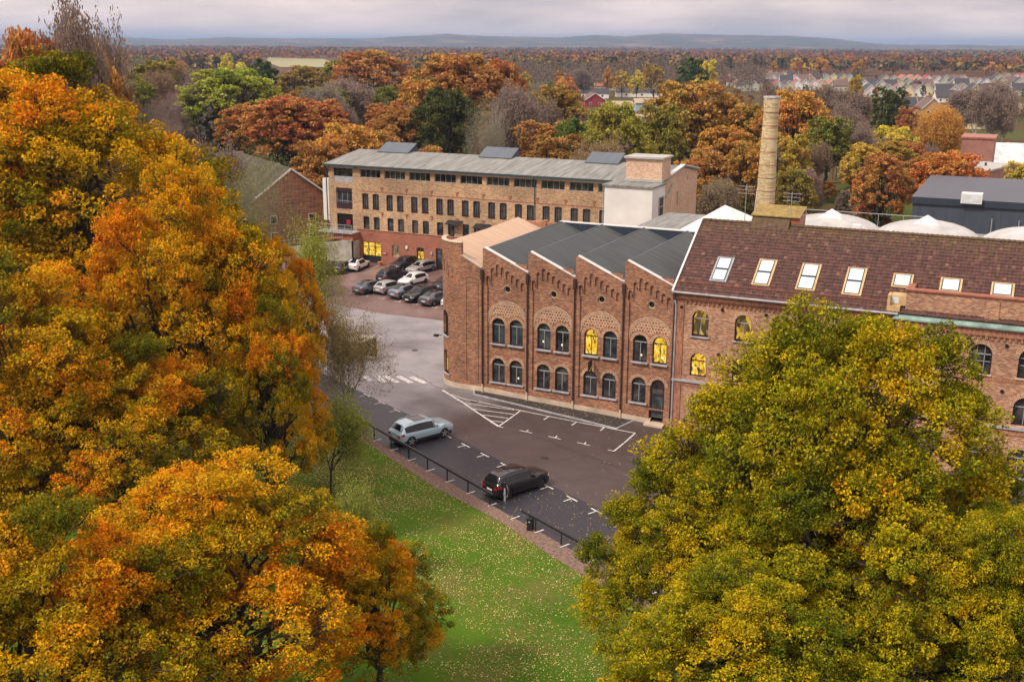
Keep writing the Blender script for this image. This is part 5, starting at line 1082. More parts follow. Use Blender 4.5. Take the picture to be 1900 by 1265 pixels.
f_, r_ = G(640+932/5.0611, 660+768/5.0611), G(640+630/5.0611, 660+848/5.0611); mid = (f_+r_)/2; hd = np.array([math.cos(R(64.8)), math.sin(R(64.8))]); lf = np.array([-hd[1], hd[0]])
put(make_car('parked_car', 'suv', 'paint_silver_blue', 'pale silver-blue estate SUV parked alone beside the black railing', scale=1.03, group='cars on the dark parking strip'), mid[:2]+lf*.9, 64.8)
f_, r_ = G(860+722/5.0611, 780+635/5.0611), G(860+425/5.0611, 780+735/5.0611); mid = (f_+r_)/2
put(make_car('parked_car', 'suv', 'paint_black', 'glossy black SUV parked near the bend of the black railing', rim='rim_dark', scale=.975, group='cars on the dark parking strip'), mid[:2]+lf*.88, 65.5)
def cpos(x, y, fwd, head, side=0):
    q = PF(x, y); h = R(head); return q+np.array([math.cos(h), math.sin(h)])*fwd+np.array([-math.sin(h), math.cos(h)])*side
HN = 78
lot = [('fastback', 'paint_grey', 'rim_dark', (645, 935), HN, 2.3, 'dark grey fastback car at the left end of the front courtyard row'),
 ('hatch', 'paint_silver', 'rim', (888, 935), HN, 2.2, 'silver-grey hatchback seen from behind, second in the front courtyard row'),
 ('fastback', 'paint_steel', 'rim', (1065, 985), HN, 2.3, 'steel grey car with full-width tail lamp, third in the front courtyard row'),
 ('suv', 'paint_black', 'rim', (1245, 1030), HN+180, -2.2, 'black SUV facing the camera between two grey cars in the front row'),
 ('fastback', 'paint_grey', 'rim', (1430, 1070), HN, 2.3, 'grey liftback car with red tail lamps, fifth in the front courtyard row'),
 ('wagon', 'paint_white', 'rim', (1690, 1098), HN, 2.3, 'white car half hidden behind the rounded brick corner, front row'),
 ('suv', 'paint_navy', 'rim_dark', (925, 800), HN, 2.3, 'black SUV with red tail lamps seen from behind in the second row'),
 ('hatch', 'paint_white', 'rim_dark', (1170, 845), HN+180, -2.2, 'white compact SUV facing the camera in the second courtyard row'),
 ('suv', 'paint_black', 'rim', (1565, 900), HN+180, -2.2, 'black car with bright windscreen behind the grey liftback'),
 ('wagon', 'paint_navy', 'rim', (1690, 935), HN, 1.6, 'dark blue car just visible at the rounded brick corner'),
 ('suv', 'paint_dark', 'rim', (1080, 655), HN+180, -2.2, 'dark grey SUV facing the camera under the red mill wall'),
 ('wagon', 'paint_silver', 'rim', (1270, 690), HN+180, -2.2, 'silver estate car facing the camera under the red mill wall'),
 ('wagon', 'paint_silver', 'rim', (1730, 745), HN+180, -2.2, 'silver car by the mill door half behind the brick corner'),
 ('fastback', 'paint_white', 'rim_dark', (578, 665), 98, 2.2, 'white fastback car with black roof by the concrete retaining wall'),
 ('wagon', 'paint_navy', 'rim', (400, 695), 98, 2.2, 'dark blue saloon left of the white fastback'),
 ('fastback', 'paint_dark', 'rim', (265, 705), 98, 2.2, 'dark car furthest left by the retaining wall')]
for kd, mt_, rm_, (x, y), hdg, fw_, lab in lot:
    c_ = make_car('parked_car', kd, mt_, lab, rim=rm_, scale=.98, roof='glass_sunroof' if 'black roof' in lab else None); q = cpos(x, y, fw_, hdg); put(c_, q, hdg)

# ================================================================== railings, bin, charging post
def railing(p0, p1, n, lab, first=0):
    p0, p1 = np.array(p0), np.array(p1); d = (p1-p0)/np.hypot(*(p1-p0)); e = empty('rail_fence', (*p0, 0), lab, 'fence')
    for i in range(n+1):
        q = p0+(p1-p0)*(i/n); MB().box(q[0]-.035, q[0]+.035, q[1]-.035, q[1]+.035, gz(*q)-.05, gz(*q)+.84).build('post', 'iron_black', e)
    a, b_ = p0-d*first, p1+d*.35; MB().bar((*a, .90), (*b_, .90), .13, .14).build('rail', 'iron_black', e)
railing((-59.5, 77.3), (-29.75, 60.5), 13, 'long black post-and-rail fence left of the gap, along the gravel verge')
railing((-25.45, 58.2), (-7.6, 48.6), 8, 'black post-and-rail fence right of the gap, running under the yellow oak', first=1.4)
bi = empty('litter_bin', (-26.9, 58.75, 0), 'black litter bin at the end of the right-hand railing', 'bin'); q = G(984, 983)[:2]
MB().box(q[0]-.18, q[0]+.18, q[1]-.17, q[1]+.17, .02, .78).build('bin_body', 'iron_black', bi); MB().box(q[0]-.21, q[0]+.21, q[1]-.2, q[1]+.2, .78, .84).build('lid', 'iron_black', bi)
MB().tube([(q[0], q[1]-.175, .62), (q[0], q[1]-.19, .62)], .06, 12).build('emblem', 'frame_grey', bi)
q = P3(388, 758); cp_ = empty('charging_post', (*q, 0), 'thin charging post with a hanging cable behind the black SUV', 'charging post')
MB().box(q[0]-.05, q[0]+.05, q[1]-.05, q[1]+.05, 0, 1.15).build('post', 'frame_grey', cp_); MB().box(q[0]-.1, q[0]+.1, q[1]-.09, q[1]+.09, 1.0, 1.35).build('head', 'iron_black', cp_)
MB().tube([(q[0]+.1, q[1], 1.2), (q[0]+.25, q[1], .9), (q[0]+.2, q[1], .4), (q[0]+.05, q[1]-.1, .3), (q[0]-.05, q[1]-.1, .6)], .02, 6).build('cable', 'frame_grey', cp_)
simple('cast_iron', (.05, .045, .045), .5, .5)
for i, (x, y, lab) in enumerate([(770, 650, 'round iron manhole cover on the pale asphalt above the zebra crossing'), (880, 745, 'round iron manhole cover beside the hatched triangle'), (1010, 850, 'round iron manhole cover in the lane above the black SUV')]):
    q = G(x, y)[:2]; mb = MB(); mb.tube([(q[0], q[1], gz(*q)+.01), (q[0], q[1], gz(*q)+.035)], .33, 16); tag(mb.build('manhole_cover', 'cast_iron'), lab, 'manhole cover')
# cycle shelter by the zebra crossing
sh = G(655, 690); s_ = empty('cycle_shelter', (sh[0], sh[1], 0), 'dark steel shelter with pale roof half hidden by twigs above the zebra crossing', 'shelter')
cx, cy = sh[0]-1.5, sh[1]+3.5
MB().box(cx-4, cx+1.2, cy-1.3, cy+1.3, 2.15, 2.28).build('roof', 'membrane_pale', s_)
mb = MB()
for x in (cx-3.9, cx-1.4, cx+1.1):
    for y in (cy-1.2, cy+1.2): mb.box(x-.04, x+.04, y-.04, y+.04, 0, 2.15)
mb.build('frame', 'iron_black', s_); MB().box(cx-3.9, cx+1.1, cy+1.22, cy+1.25, .2, 2.0).build('glass_back', 'glass_tint', s_)

# ================================================================== trees
def tubes(segs, n=5):
    """segs: (S,8) p0 p1 r0 r1 -> open prisms"""
    s = np.asarray(segs, float); p0, p1, r0, r1 = s[:, :3], s[:, 3:6], s[:, 6], s[:, 7]; d = p1-p0; d /= np.linalg.norm(d, axis=1)[:, None]+1e-9
    a = np.cross(d, [0, 0, 1.]); l = np.linalg.norm(a, axis=1); a[l < .05] = [1, 0, 0]; a /= np.linalg.norm(a, axis=1)[:, None]; b = np.cross(d, a)
    ang = np.arange(n)*2*math.pi/n; c, q = np.cos(ang), np.sin(ang); ring_ = a[:, None]*c[None, :, None]+b[:, None]*q[None, :, None]
    V = np.concatenate([p0[:, None]+ring_*r0[:, None, None], p1[:, None]+ring_*r1[:, None, None]], 1).reshape(-1, 3)
    S_ = len(s); k = np.arange(n); base = (np.arange(S_)*2*n)[:, None]; k2 = (k+1) % n
    return V, np.stack([base+k, base+k2, base+n+k2, base+n+k], 2).reshape(-1, 4)
def leaves(rng, cen, size, bias=.5, asp=.62):
    n = len(cen); nrm = rng.normal(size=(n, 3)); nrm[:, 2] = np.abs(nrm[:, 2])+bias; nrm /= np.linalg.norm(nrm, axis=1)[:, None]
    a = np.cross(nrm, rng.normal(size=(n, 3))); a /= np.linalg.norm(a, axis=1)[:, None]; b = np.cross(nrm, a); s = (size*rng.uniform(.6, 1.35, n))[:, None]
    V = np.stack([cen-a*s, cen-b*s*asp+nrm*s*.15, cen+a*s, cen+b*s*asp+nrm*s*.15], 1).reshape(-1, 3)
    return V, np.arange(4*n).reshape(n, 4)
def bend(rng, a, b, r0, r1, k=4, w=.12, droop=0):
    a, b = np.array(a, float), np.array(b, float); L = np.linalg.norm(b-a); pts = [a]
    for i in range(1, k): t_ = i/k; pts.append(a+(b-a)*t_+rng.normal(size=3)*L*w*.35+np.array([0, 0, droop*L*math.sin(math.pi*t_)]))
    pts.append(b); return [[*pts[i], *pts[i+1], r0+(r1-r0)*i/k, r0+(r1-r0)*(i+1)/k] for i in range(k)]
def broadleaf(name, seed, H=20, Rx=9, base=.22, nl=26, nc=30, nlv=60, ls=.16, leafm='leaf', bark='bark', lobe=.30, cl=.085, topf=1.0, tw=True, gap=0, flat=.75, n=5, leafbias=.5, tmean=.5, lvar=.19, cone=0):
    """crown of lobes, lobes of clusters, clusters of leaves, carried by limbs and twigs"""
    rg = np.random.default_rng(seed); z0 = H*base; zc = z0+(H-z0)*.46; rz = (H-z0)*.54; segs = []
    segs += bend(rg, (0, 0, -.4), (rg.normal()*.2, rg.normal()*.2, z0*1.15), H*.030, H*.022, 3, .05)
    crot = np.array(segs[-1][3:6]); top_ = (rg.normal()*.5, rg.normal()*.5, zc+rz*.5); segs += bend(rg, crot, top_, H*.02, H*.006, 5, .10)
    LC = []; tries = 0
    ga = math.pi*(3-math.sqrt(5))
    for i in range(nl):
        u = 1-1.62*(i+.5)/nl; ph = i*ga+rg.uniform(-.35, .35); rr_ = math.sqrt(max(0, 1-u*u)); f = rg.uniform(.62, .86)
        fx = (1 if u > -.2 else .92)*(1-cone*max(0, u))
        LC.append([Rx*rr_*math.cos(ph)*f*fx, Rx*rr_*math.sin(ph)*f*fx, zc+rz*u*f*topf])
    for i in range(nl//4): ph = rg.uniform(0, 6.28); q = rg.uniform(.15, .45); LC.append([Rx*q*math.cos(ph), Rx*q*math.sin(ph), zc+rz*rg.uniform(.0, .6)])
    LC = np.array(LC); cen = []; tcol = []
    for i, c in enumerate(LC):
        zi = crot[2]+(c[2]-crot[2])*rg.uniform(.0, .45); zi = max(crot[2], min(zi, zc)); st = crot+(np.array(top_)-crot)*max(0, min(1, (zi-crot[2])/(top_[2]-crot[2]+1e-6)))
        segs += bend(rg, st, c, H*.0085, H*.0030, 5, .16, .05)
        lr = Rx*lobe*rg.uniform(.6, 1.4); lt = rg.normal(tmean, lvar); out_ = c-np.array([0, 0, zc-rz*.3]); out_ /= np.linalg.norm(out_)
        k = int(nc*rg.uniform(.8, 1.2)); d = rg.normal(size=(k, 3)); d /= np.linalg.norm(d, axis=1)[:, None]; d = d+out_*.45+np.array([0, 0, .25]); d /= np.linalg.norm(d, axis=1)[:, None]
        cc = c+d*lr*rg.uniform(.55, 1.08, (k, 1))*np.array([1, 1, flat])
        for j, q in enumerate(cc):
            if rg.random() < gap: continue
            if tw: segs += bend(rg, c+(q-c)*.5, q, H*.0016, H*.0007, 2, .15)
            m_ = int(nlv*rg.uniform(.7, 1.3)); w_ = rg.normal(size=(m_, 3)); w_ /= np.linalg.norm(w_, axis=1)[:, None]; r_ = Rx*cl*rg.uniform(.7, 1.35)
            cen.append(q+w_*r_*rg.uniform(.35, 1.0, (m_, 1))**.6*np.array([1, 1, .62])); ct = lt+rg.normal(0, .13)
            hh_ = w_[:, 2]*.04; tcol.append(np.stack([ct+hh_+rg.normal(0, .09, m_), np.clip(.52+rg.normal(0, .12)+rg.normal(0, .16, m_), .08, 1)], 1))
    cen = np.concatenate(cen); tc_ = np.concatenate(tcol); V, Qd = leaves(rg, cen, np.full(len(cen), ls), leafbias)
    col = np.zeros((len(cen), 4)); col[:, 0] = np.clip(tc_[:, 0], 0, 1); col[:, 1] = tc_[:, 1]; col[:, 3] = 1
    tv, tq = tubes(segs, n)
    return fast(name+'_crown', V, Qd, [leafm], None, np.repeat(col, 4, 0)), fast(name+'_trunk', tv, tq, [bark])
def barebranch(name, seed, H=16, spread=.5, bark='bark_grey', lv=0, ls=.14, depth=5, kids=(3, 5), leafm='leaf', twigm='twig_purple', up=.25, trunk=.3, droop=0, r0=None, ntw=3, tmean=.5):
    rg = np.random.default_rng(seed); segs = []; tips = []; thick = []
    def grow(p, d, L, r, lev):
        nseg = 3 if lev < 3 else 2; q = p
        for i in range(nseg):
            d = d+rg.normal(size=3)*.14+np.array([0, 0, up*.25 if lev < depth-1 else -droop]); d = d/np.linalg.norm(d); q2 = q+d*L/nseg; ra, rb = r*(1-.35*i/nseg), r*(1-.35*(i+1)/nseg)
            (thick if lev < 3 else segs).append([*q, *q2, ra, rb]); 
            if lev < depth and lev > 0 or (lev == 0 and i > 0):
                for _ in range(rg.integers(*kids) if i == nseg-1 else rg.integers(1, 3)):
                    a = rg.normal(size=3); a -= d*(a@d); a /= np.linalg.norm(a); nd = d*(1-spread*.45)+a*spread*rg.uniform(.6, 1.2)+np.array([0, 0, up*.3]); nd /= np.linalg.norm(nd)
                    grow(q2, nd, L*rg.uniform(.55, .82), rb*.55, lev+1)
            q = q2
        if lev >= depth-1: tips.append(q)
    grow(np.array([0, 0, -.3]), np.array([0, 0, 1.]), H*trunk, r0 or H*.02, 0)
    allp = np.array(thick+segs); sc = H/max(allp[:, 5].max(), 1); 
    for A in (thick, segs):
        for s_ in A:
            for i in range(6): s_[i] *= sc
    tv, tq = tubes(thick, 6); bt = fast(name+'_trunk', tv, tq, [bark]); sv, sq = tubes(segs, ntw)
    T_ = np.array(tips)*sc; V, Qd = sv, sq; mi = np.zeros(len(sq), int); col = np.ones((len(sv), 4))*.5
    if lv:
        c_ = np.repeat(T_, lv, 0)+rg.normal(size=(len(T_)*lv, 3))*H*.018; lvv, lq = leaves(rg, c_, np.full(len(c_), ls), .4); cl_ = np.zeros((len(c_), 4)); cl_[:, 0] = np.clip(rg.normal(tmean, .2, len(c_)), 0, 1); cl_[:, 1] = np.clip(rg.normal(.55, .15, len(c_)), .1, 1); cl_[:, 3] = 1
        V = np.concatenate([sv, lvv]); Qd = np.concatenate([sq, lq+len(sv)]); mi = np.concatenate([mi, np.ones(len(lq), int)]); col = np.concatenate([col, np.repeat(cl_, 4, 0)])
    return fast(name+'_crown', V, Qd, [twigm, leafm], mi, col), bt
PROTO = {}
def proto(key, crown, trunk, H, Rr): PROTO[key] = (crown, trunk, H, Rr)
GOLD, ORANGE, RUST, RED, OLIVE, GREEN, LIME, YELLOW, BROWN = (.52, .33, .015), (.56, .24, .010), (.46, .19, .025), (.50, .15, .018), (.28, .23, .02), (.085, .12, .014), (.34, .37, .015), (.64, .48, .02), (.27, .19, .15)
proto('oakA', *broadleaf('oak', 11, 19, 9.6, .16, 42, 54, 120, .072, 'leaf_oak_gold', lobe=.24, cl=.056, tmean=.45, lvar=.12, n=6, cone=.32, gap=.03), 19, 9.6)
proto('oakB', *broadleaf('oak', 12, 22, 10.5, .18, 42, 50, 100, .092, 'leaf_oak_orange', lobe=.25, cl=.060, tmean=.50, n=6, gap=.08, cone=.15), 22, 10.5)
proto('oakC', *broadleaf('oak', 13, 22, 10.5, .18, 38, 46, 100, .100, 'leaf_oak_orange', lobe=.27, cl=.064, gap=.08, cone=.15, tmean=.40, n=6), 22, 10.5)
proto('mid1', *broadleaf('tree', 21, 20, 9, .16, 26, 24, 34, .26, lobe=.30, cl=.085), 20, 9)
proto('mid2', *broadleaf('tree', 22, 20, 8, .14, 30, 22, 34, .26, lobe=.27, cl=.085, flat=.6), 20, 8)
proto('mid3', *broadleaf('tree', 23, 20, 7, .12, 24, 24, 34, .25, lobe=.32, cl=.09, gap=.12), 20, 7)
proto('far1', *broadleaf('tree', 31, 16, 7.5, .12, 16, 11, 15, .55, lobe=.34, cl=.12, tw=False, n=4), 16, 7.5)
proto('far2', *broadleaf('tree', 32, 16, 6.2, .12, 14, 10, 16, .52, lobe=.36, cl=.12, tw=False, n=4), 16, 6.2)
proto('far3', *broadleaf('tree', 33, 16, 5, .12, 14, 10, 14, .5, lobe=.36, cl=.13, tw=False, n=4, topf=1.1), 16, 5)
proto('conifer', *broadleaf('tree', 36, 18, 4, .08, 26, 10, 22, .34, lobe=.30, cl=.16, tw=False, n=4, leafbias=.1), 18, 4)
proto('bare1', *barebranch('bare_tree', 41, 18, .75, 'bark_grey', twigm='twig_purple', lv=3, ls=.20, depth=6, kids=(3, 4), trunk=.22), 18, 8)
proto('bare2', *barebranch('bare_tree', 42, 16, .7, 'bark_green', twigm='bark_grey', lv=1, ls=.07, depth=6, kids=(3, 4), trunk=.2), 16, 7)
proto('birch', *barebranch('birch', 43, 18, .55, 'bark_white', twigm='twig_purple', lv=4, ls=.17, depth=6, kids=(2, 4), trunk=.34, droop=.12, r0=.2), 18, 5)
proto('ash', *barebranch('ash', 44, 13, .8, 'bark_green', twigm='bark_green', lv=1, ls=.10, depth=6, kids=(3, 4), trunk=.2, tmean=.6), 13, 7)
proto('lime', *barebranch('lime', 45, 12, .8, 'bark', twigm='bark', lv=1, ls=.12, depth=6, kids=(2, 4), trunk=.2, tmean=.5), 12, 6.5)
proto('shrub', *broadleaf('shrub', 51, 4, 3, .02, 12, 14, 22, .2, lobe=.38, cl=.16, n=4), 4, 3)
def extent(me):
    co = np.empty(len(me.vertices)*3, np.float32); me.vertices.foreach_get('co', co); co = co.reshape(-1, 3); return np.percentile(co[:, 2], 99.7), np.percentile(np.hypot(co[:, 0], co[:, 1]), 97)
EXT = {k: extent(v[0]) for k, v in PROTO.items()}
def tree(kind, x, y, H, Rr, col, lab, group=None, name='tree', rot=None, cat='tree', z=None, rs=random.Random(9)):
    cr_, tk, _, _ = PROTO[kind]; h0, r0 = EXT[kind]; z = gz(x, y) if z is None else z
    e = empty(name, (x, y, z), lab, cat, group); e.scale = (Rr/r0, Rr/r0, H/h0); e.rotation_euler = (0, 0, rs.uniform(0, 6.28) if rot is None else rot)
    for nm, me in (('crown', cr_), ('trunk', tk)):
        o = bpy.data.objects.new(nm, me); C.objects.link(o); o.parent = e; o.color = (*col, 1)
    return e
def ptree(kind, px, ytop, wpx, D, col, lab, **k):
    """a tree whose top stands at pixel (px, ytop), wpx wide, D metres away along the ground"""
    p_ = atD(px, ytop, D); z = gz(p_[0], p_[1]); H = max(2, p_[2]-z); d3 = np.linalg.norm(p_-CAM)
    return tree(kind, p_[0], p_[1], H, wpx/2/F_PX*d3*1.04, col, lab, **k)
# foreground
ptree('oakA', 1610, 850, 560, 42, GOLD, 'golden-olive oak in front of the largest right-hand oak', name='oak_tree', rot=4.8)
ptree('oakA', 1580, 585, 640, 46, GOLD, 'large yellow-green oak in the right foreground hiding part of the brick wing', name='oak_tree', rot=1.1)
ptree('oakA', 1315, 850, 420, 46, GOLD, 'lower yellow-green oak at the bottom right beside the lawn', name='oak_tree', rot=3.9)
ptree('oakA', 1400, 1070, 560, 36, GOLD, 'dark yellow-green oak at the bottom edge right of the lawn', name='oak_tree', rot=.3)
ptree('oakA', 1855, 960, 400, 41, GOLD, 'yellow-green oak at the lower right corner', name='oak_tree', rot=2.6)
ptree('oakB', 328, 315, 405, 69, ORANGE, 'big orange oak whose dark trunk stands on the lawn left of the road', name='oak_tree', rot=.4)
ptree('oakC', 90, 112, 560, 84, ORANGE, 'tallest golden orange oak at the left edge', name='oak_tree', rot=2.0)
ptree('oakC', 20, 480, 420, 62, ORANGE, 'olive and orange oak at the left edge below the tallest oak', name='oak_tree', rot=4.4)
ptree('oakB', 390, 860, 560, 43, ORANGE, 'low orange oak spreading across the bottom left of the lawn', name='oak_tree', rot=5.0)
ptree('oakC', 30, 960, 560, 38, ORANGE, 'dark olive oak in the bottom left corner', name='oak_tree', rot=1.0)
ptree('oakC', 690, 990, 240, 45, (.62, .27, .015), 'small bright orange beech at the edge of the green lawn', name='beech_tree', rot=1.2)
ptree('oakC', 492, 555, 220, 64, ORANGE, 'orange oak at the right edge of the left tree mass, above the zebra crossing', name='oak_tree', rot=5.6)
ptree('oakC', 215, 640, 380, 60, ORANGE, 'olive-gold oak filling the middle of the left tree mass', name='oak_tree', rot=.9)
ptree('oakB', 515, 445, 165, 82, ORANGE, 'slim orange oak crown beside the courtyard paving', name='oak_tree', rot=3.0)
ptree('ash', 632, 555, 150, 80, (.30, .20, .07), 'nearly bare ash with brown seed clusters over the pale asphalt', name='ash_tree', rot=.5)
ptree('lime', 605, 740, 170, 70, (.30, .32, .03), 'sparse yellow-green lime beside the zebra crossing', name='lime_tree', rot=2.5)
ptree('lime', 640, 890, 130, 58, (.30, .32, .03), 'sparse yellow-green sapling above the lawn beside the silver car', name='lime_tree', rot=.9)
ptree('bare2', 475, 275, 200, 112, (.26, .26, .08), 'bare lichen-green tree in front of the brick workshop', name='bare_tree', rot=.2)
ptree('bare1', 385, 270, 130, 130, BROWN, 'grey bare tree in front of the mossy workshop roof', name='bare_tree', rot=2.2)
ptree('lime', 560, 405, 120, 105, (.36, .36, .03), 'small yellow-green tree before the terrace wall', name='lime_tree', rot=1.4)
# middle distance, one by one
ML = [('mid1', 425, 128, 170, 250, LIME, 'broad yellow-green oak above the mossy roofs'), ('mid2', 532, 180, 150, 225, RED, 'round red-orange beech left of the yellow mill roof'),
 ('mid1', 640, 232, 150, 190, ORANGE, 'orange beech behind the left end of the mill roof'), ('mid3', 590, 262, 100, 175, RUST, 'rusty beech beside the left gable of the mill'),
 ('mid3', 705, 285, 90, 178, ORANGE, 'low orange tree just behind the left roof monitor'), ('mid1', 690, 95, 150, 430, RUST, 'dark rust-coloured tree crown rising over the field edge'),
 ('mid2', 640, 110, 110, 460, OLIVE, 'olive and orange crown left of the rust-coloured tree'), ('mid1', 560, 124, 110, 400, (.30, .19, .03), 'olive-brown tree beside the meadow'),
 ('far3', 487, 110, 60, 480, GREEN, 'dark rounded tree at the left edge of the meadow'), ('far2', 418, 100, 32, 620, YELLOW, 'bright yellow round tree in the far left wood'),
 ('bare1', 650, 150, 120, 300, BROWN, 'grey bare tree between the red beech and the orange beeches'), ('bare1', 610, 190, 90, 240, BROWN, 'bare grey tree right behind the red-orange beech'),
 ('mid1', 850, 102, 170, 290, (.46, .20, .02), 'tall orange beech crown in the middle of the wood'), ('mid2', 925, 112, 100, 300, RED, 'red side of the tall beech group'),
 ('mid3', 775, 150, 85, 260, ORANGE, 'orange beech left of the tall beech'), ('mid1', 825, 168, 130, 225, (.085, .095, .014), 'dark olive-green tree behind the middle of the mill roof'),
 ('bare2', 888, 188, 100, 195, (.34, .32, .2), 'grey lichen-covered bare tree behind the middle roof monitor'), ('bare1', 960, 165, 100, 235, BROWN, 'brown bare tree right of the lichen-covered one'),
 ('mid3', 1035, 160, 110, 255, (.38, .22, .02), 'olive-orange oak left of the dark red house'), ('mid2', 1062, 222, 80, 195, (.14, .20, .02), 'green tree behind the right part of the mill roof'),
 ('mid1', 1145, 193, 135, 190, (.34, .30, .02), 'yellow-green oak behind the right roof monitor'), ('mid1', 1290, 152, 175, 235, (.46, .24, .02), 'big orange oak above the brick lift tower'),
 ('mid3', 1232, 195, 90, 205, OLIVE, 'olive oak left of the big orange oak'), ('mid2', 1345, 235, 110, 200, ORANGE, 'orange oak between the mill and the chimney'),
 ('mid1', 1475, 170, 130, 225, ORANGE, 'orange oak right behind the chimney'), ('mid3', 1465, 250, 80, 190, GOLD, 'golden lower oak right of the chimney'),
 ('far3', 1285, 108, 62, 560, GREEN, 'green round tree at the edge of the birch wood'), ('far1', 1310, 112, 44, 580, YELLOW, 'yellow tree beside the green round tree'),
 ('far2', 1183, 131, 32, 620, YELLOW, 'round yellow tree near the orange-roofed building'), ('far2', 1155, 131, 30, 640, GOLD, 'round golden tree left of the round yellow tree'), ('far3', 1128, 124, 18, 650, ORANGE, 'narrow orange tree left of the golden round tree'),
 ('far1', 1215, 118, 40, 600, (.38, .24, .04), 'brown-gold tree before the birch wood'), ('mid3', 1655, 163, 62, 330, (.10, .11, .016), 'dark green pear-shaped tree right of the chimney'),
 ('mid3', 1686, 198, 40, 320, RED, 'red-orange tree leaning on the dark green pear-shaped tree'), ('mid1', 1655, 235, 85, 240, YELLOW, 'bright yellow tree above the mound'),
 ('mid2', 1655, 262, 80, 205, (.42, .24, .02), 'orange-yellow oak below the bright yellow tree'), ('mid1', 1765, 283, 125, 178, (.60, .20, .012), 'bright orange oak in front of the red brick block'),
 ('mid3', 1720, 285, 70, 185, RUST, 'rusty small oak left of the bright orange oak'), ('mid3', 1898, 300, 60, 185, YELLOW, 'yellow tree at the right edge below the brick house'),
 ('bare1', 1740, 200, 90, 290, ORANGE, 'thin orange-tinted bare tree behind the bright orange oak'), ('birch', 1580, 195, 70, 245, BROWN, 'white-stemmed birch beyond the mound'), ('birch', 1545, 215, 60, 225, BROWN, 'slender birch left of the white-stemmed birch'),
 ('birch', 1610, 230, 60, 215, BROWN, 'low birch at the mound with twisted white stem'), ('birch', 1450, 155, 70, 300, BROWN, 'birch rising behind the top of the chimney'), ('birch', 1505, 160, 90, 320, BROWN, 'tall birch right of the chimney top'),
 ('birch', 1570, 165, 90, 340, BROWN, 'tall birch left of the dark green tree'), ('birch', 1820, 158, 100, 360, BROWN, 'pale-stemmed birch group member left of the white roof'), ('birch', 1870, 155, 90, 370, BROWN, 'tall birch above the brick house with white roof'),
 ('birch', 1845, 170, 70, 330, BROWN, 'lower birch in front of the right birch pair'), ('bare1', 1600, 300, 70, 200, BROWN, 'small bare tree on the mound'), ('bare2', 1640, 330, 90, 178, BROWN, 'bare grey bush on the slope behind the domes'),
 ('mid2', 1395, 195, 90, 235, (.40, .25, .02), 'ochre oak left of the chimney top'), ('mid3', 1590, 140, 30, 420, GOLD, 'thin golden tree beside the estate rows'), ('mid1', 1310, 280, 110, 185, RUST, 'rust-brown oak right of the mill gable'),
 ('mid3', 1270, 300, 70, 180, ORANGE, 'orange low tree touching the mill gable'), ('far2', 1560, 215, 40, 260, YELLOW, 'small bright yellow maple beside the birches'), ('mid3', 745, 225, 70, 235, RUST, 'rusty tree left of the dark olive tree'), ('bare1', 745, 195, 100, 270, BROWN, 'reddish bare tree behind the left roof monitor'), ('bare1', 1000, 190, 90, 250, BROWN, 'purple-brown bare tree left of the olive-orange oak')]
for k_, px, yt, wp, D, cl_, lab in ML: ptree(k_, px, yt, wp, D, cl_, lab, group='trees of the middle wood', name={'birch': 'birch_tree', 'bare1': 'bare_tree', 'bare2': 'bare_tree'}.get(k_, 'broadleaf_tree'))
# slope left, behind the big oaks
rg = random.Random(21)
for i, (k_, px, yt, wp, D, cl_) in enumerate([('mid1', 40, 62, 170, 118, RED), ('mid2', 130, 70, 150, 125, RUST), ('mid3', 180, 118, 130, 130, ORANGE), ('bare1', 110, 22, 150, 120, BROWN), ('bare1', 180, 60, 120, 140, BROWN), ('mid3', 215, 170, 90, 140, RUST)]):
    ptree(k_, px, yt, wp, D, cl_, ['red-orange beech at the upper left corner', 'rust beech right of the red-orange one at upper left', 'orange beech behind the tallest oak', 'tall bare tree sticking out above the left beeches', 'second bare tree against the sky at upper left', 'rusty tree at the foot of the left slope'][i], name='beech_tree' if k_ != 'bare1' else 'bare_tree')
def toplimit(px):      # highest pixel row tree tops may reach in the middle zone
    return np.interp(px, [0, 180, 250, 330, 400, 500, 600, 700, 780, 840, 940, 1000, 1080, 1180, 1270, 1335, 1500, 1620, 1750, 1900], [60, 95, 100, 112, 140, 150, 150, 150, 150, 140, 150, 165, 205, 225, 200, 200, 205, 232, 262, 262])
names = {'mid1': ('broadleaf_tree', 'rounded'), 'mid2': ('broadleaf_tree', 'full'), 'mid3': ('broadleaf_tree', 'slender'), 'bare1': ('bare_tree', 'bare'), 'birch': ('birch_tree', 'thin'), 'bare2': ('bare_tree', 'lichen-grey'), 'far1': ('broadleaf_tree', 'rounded'), 'far2': ('broadleaf_tree', 'upright'), 'far3': ('broadleaf_tree', 'narrow'), 'conifer': ('conifer_tree', 'dark')}
cname = {GOLD: 'golden', ORANGE: 'orange', RUST: 'rust-brown', RED: 'red-orange', OLIVE: 'olive', GREEN: 'dark green', LIME: 'yellow-green', YELLOW: 'yellow', BROWN: 'grey-brown'}
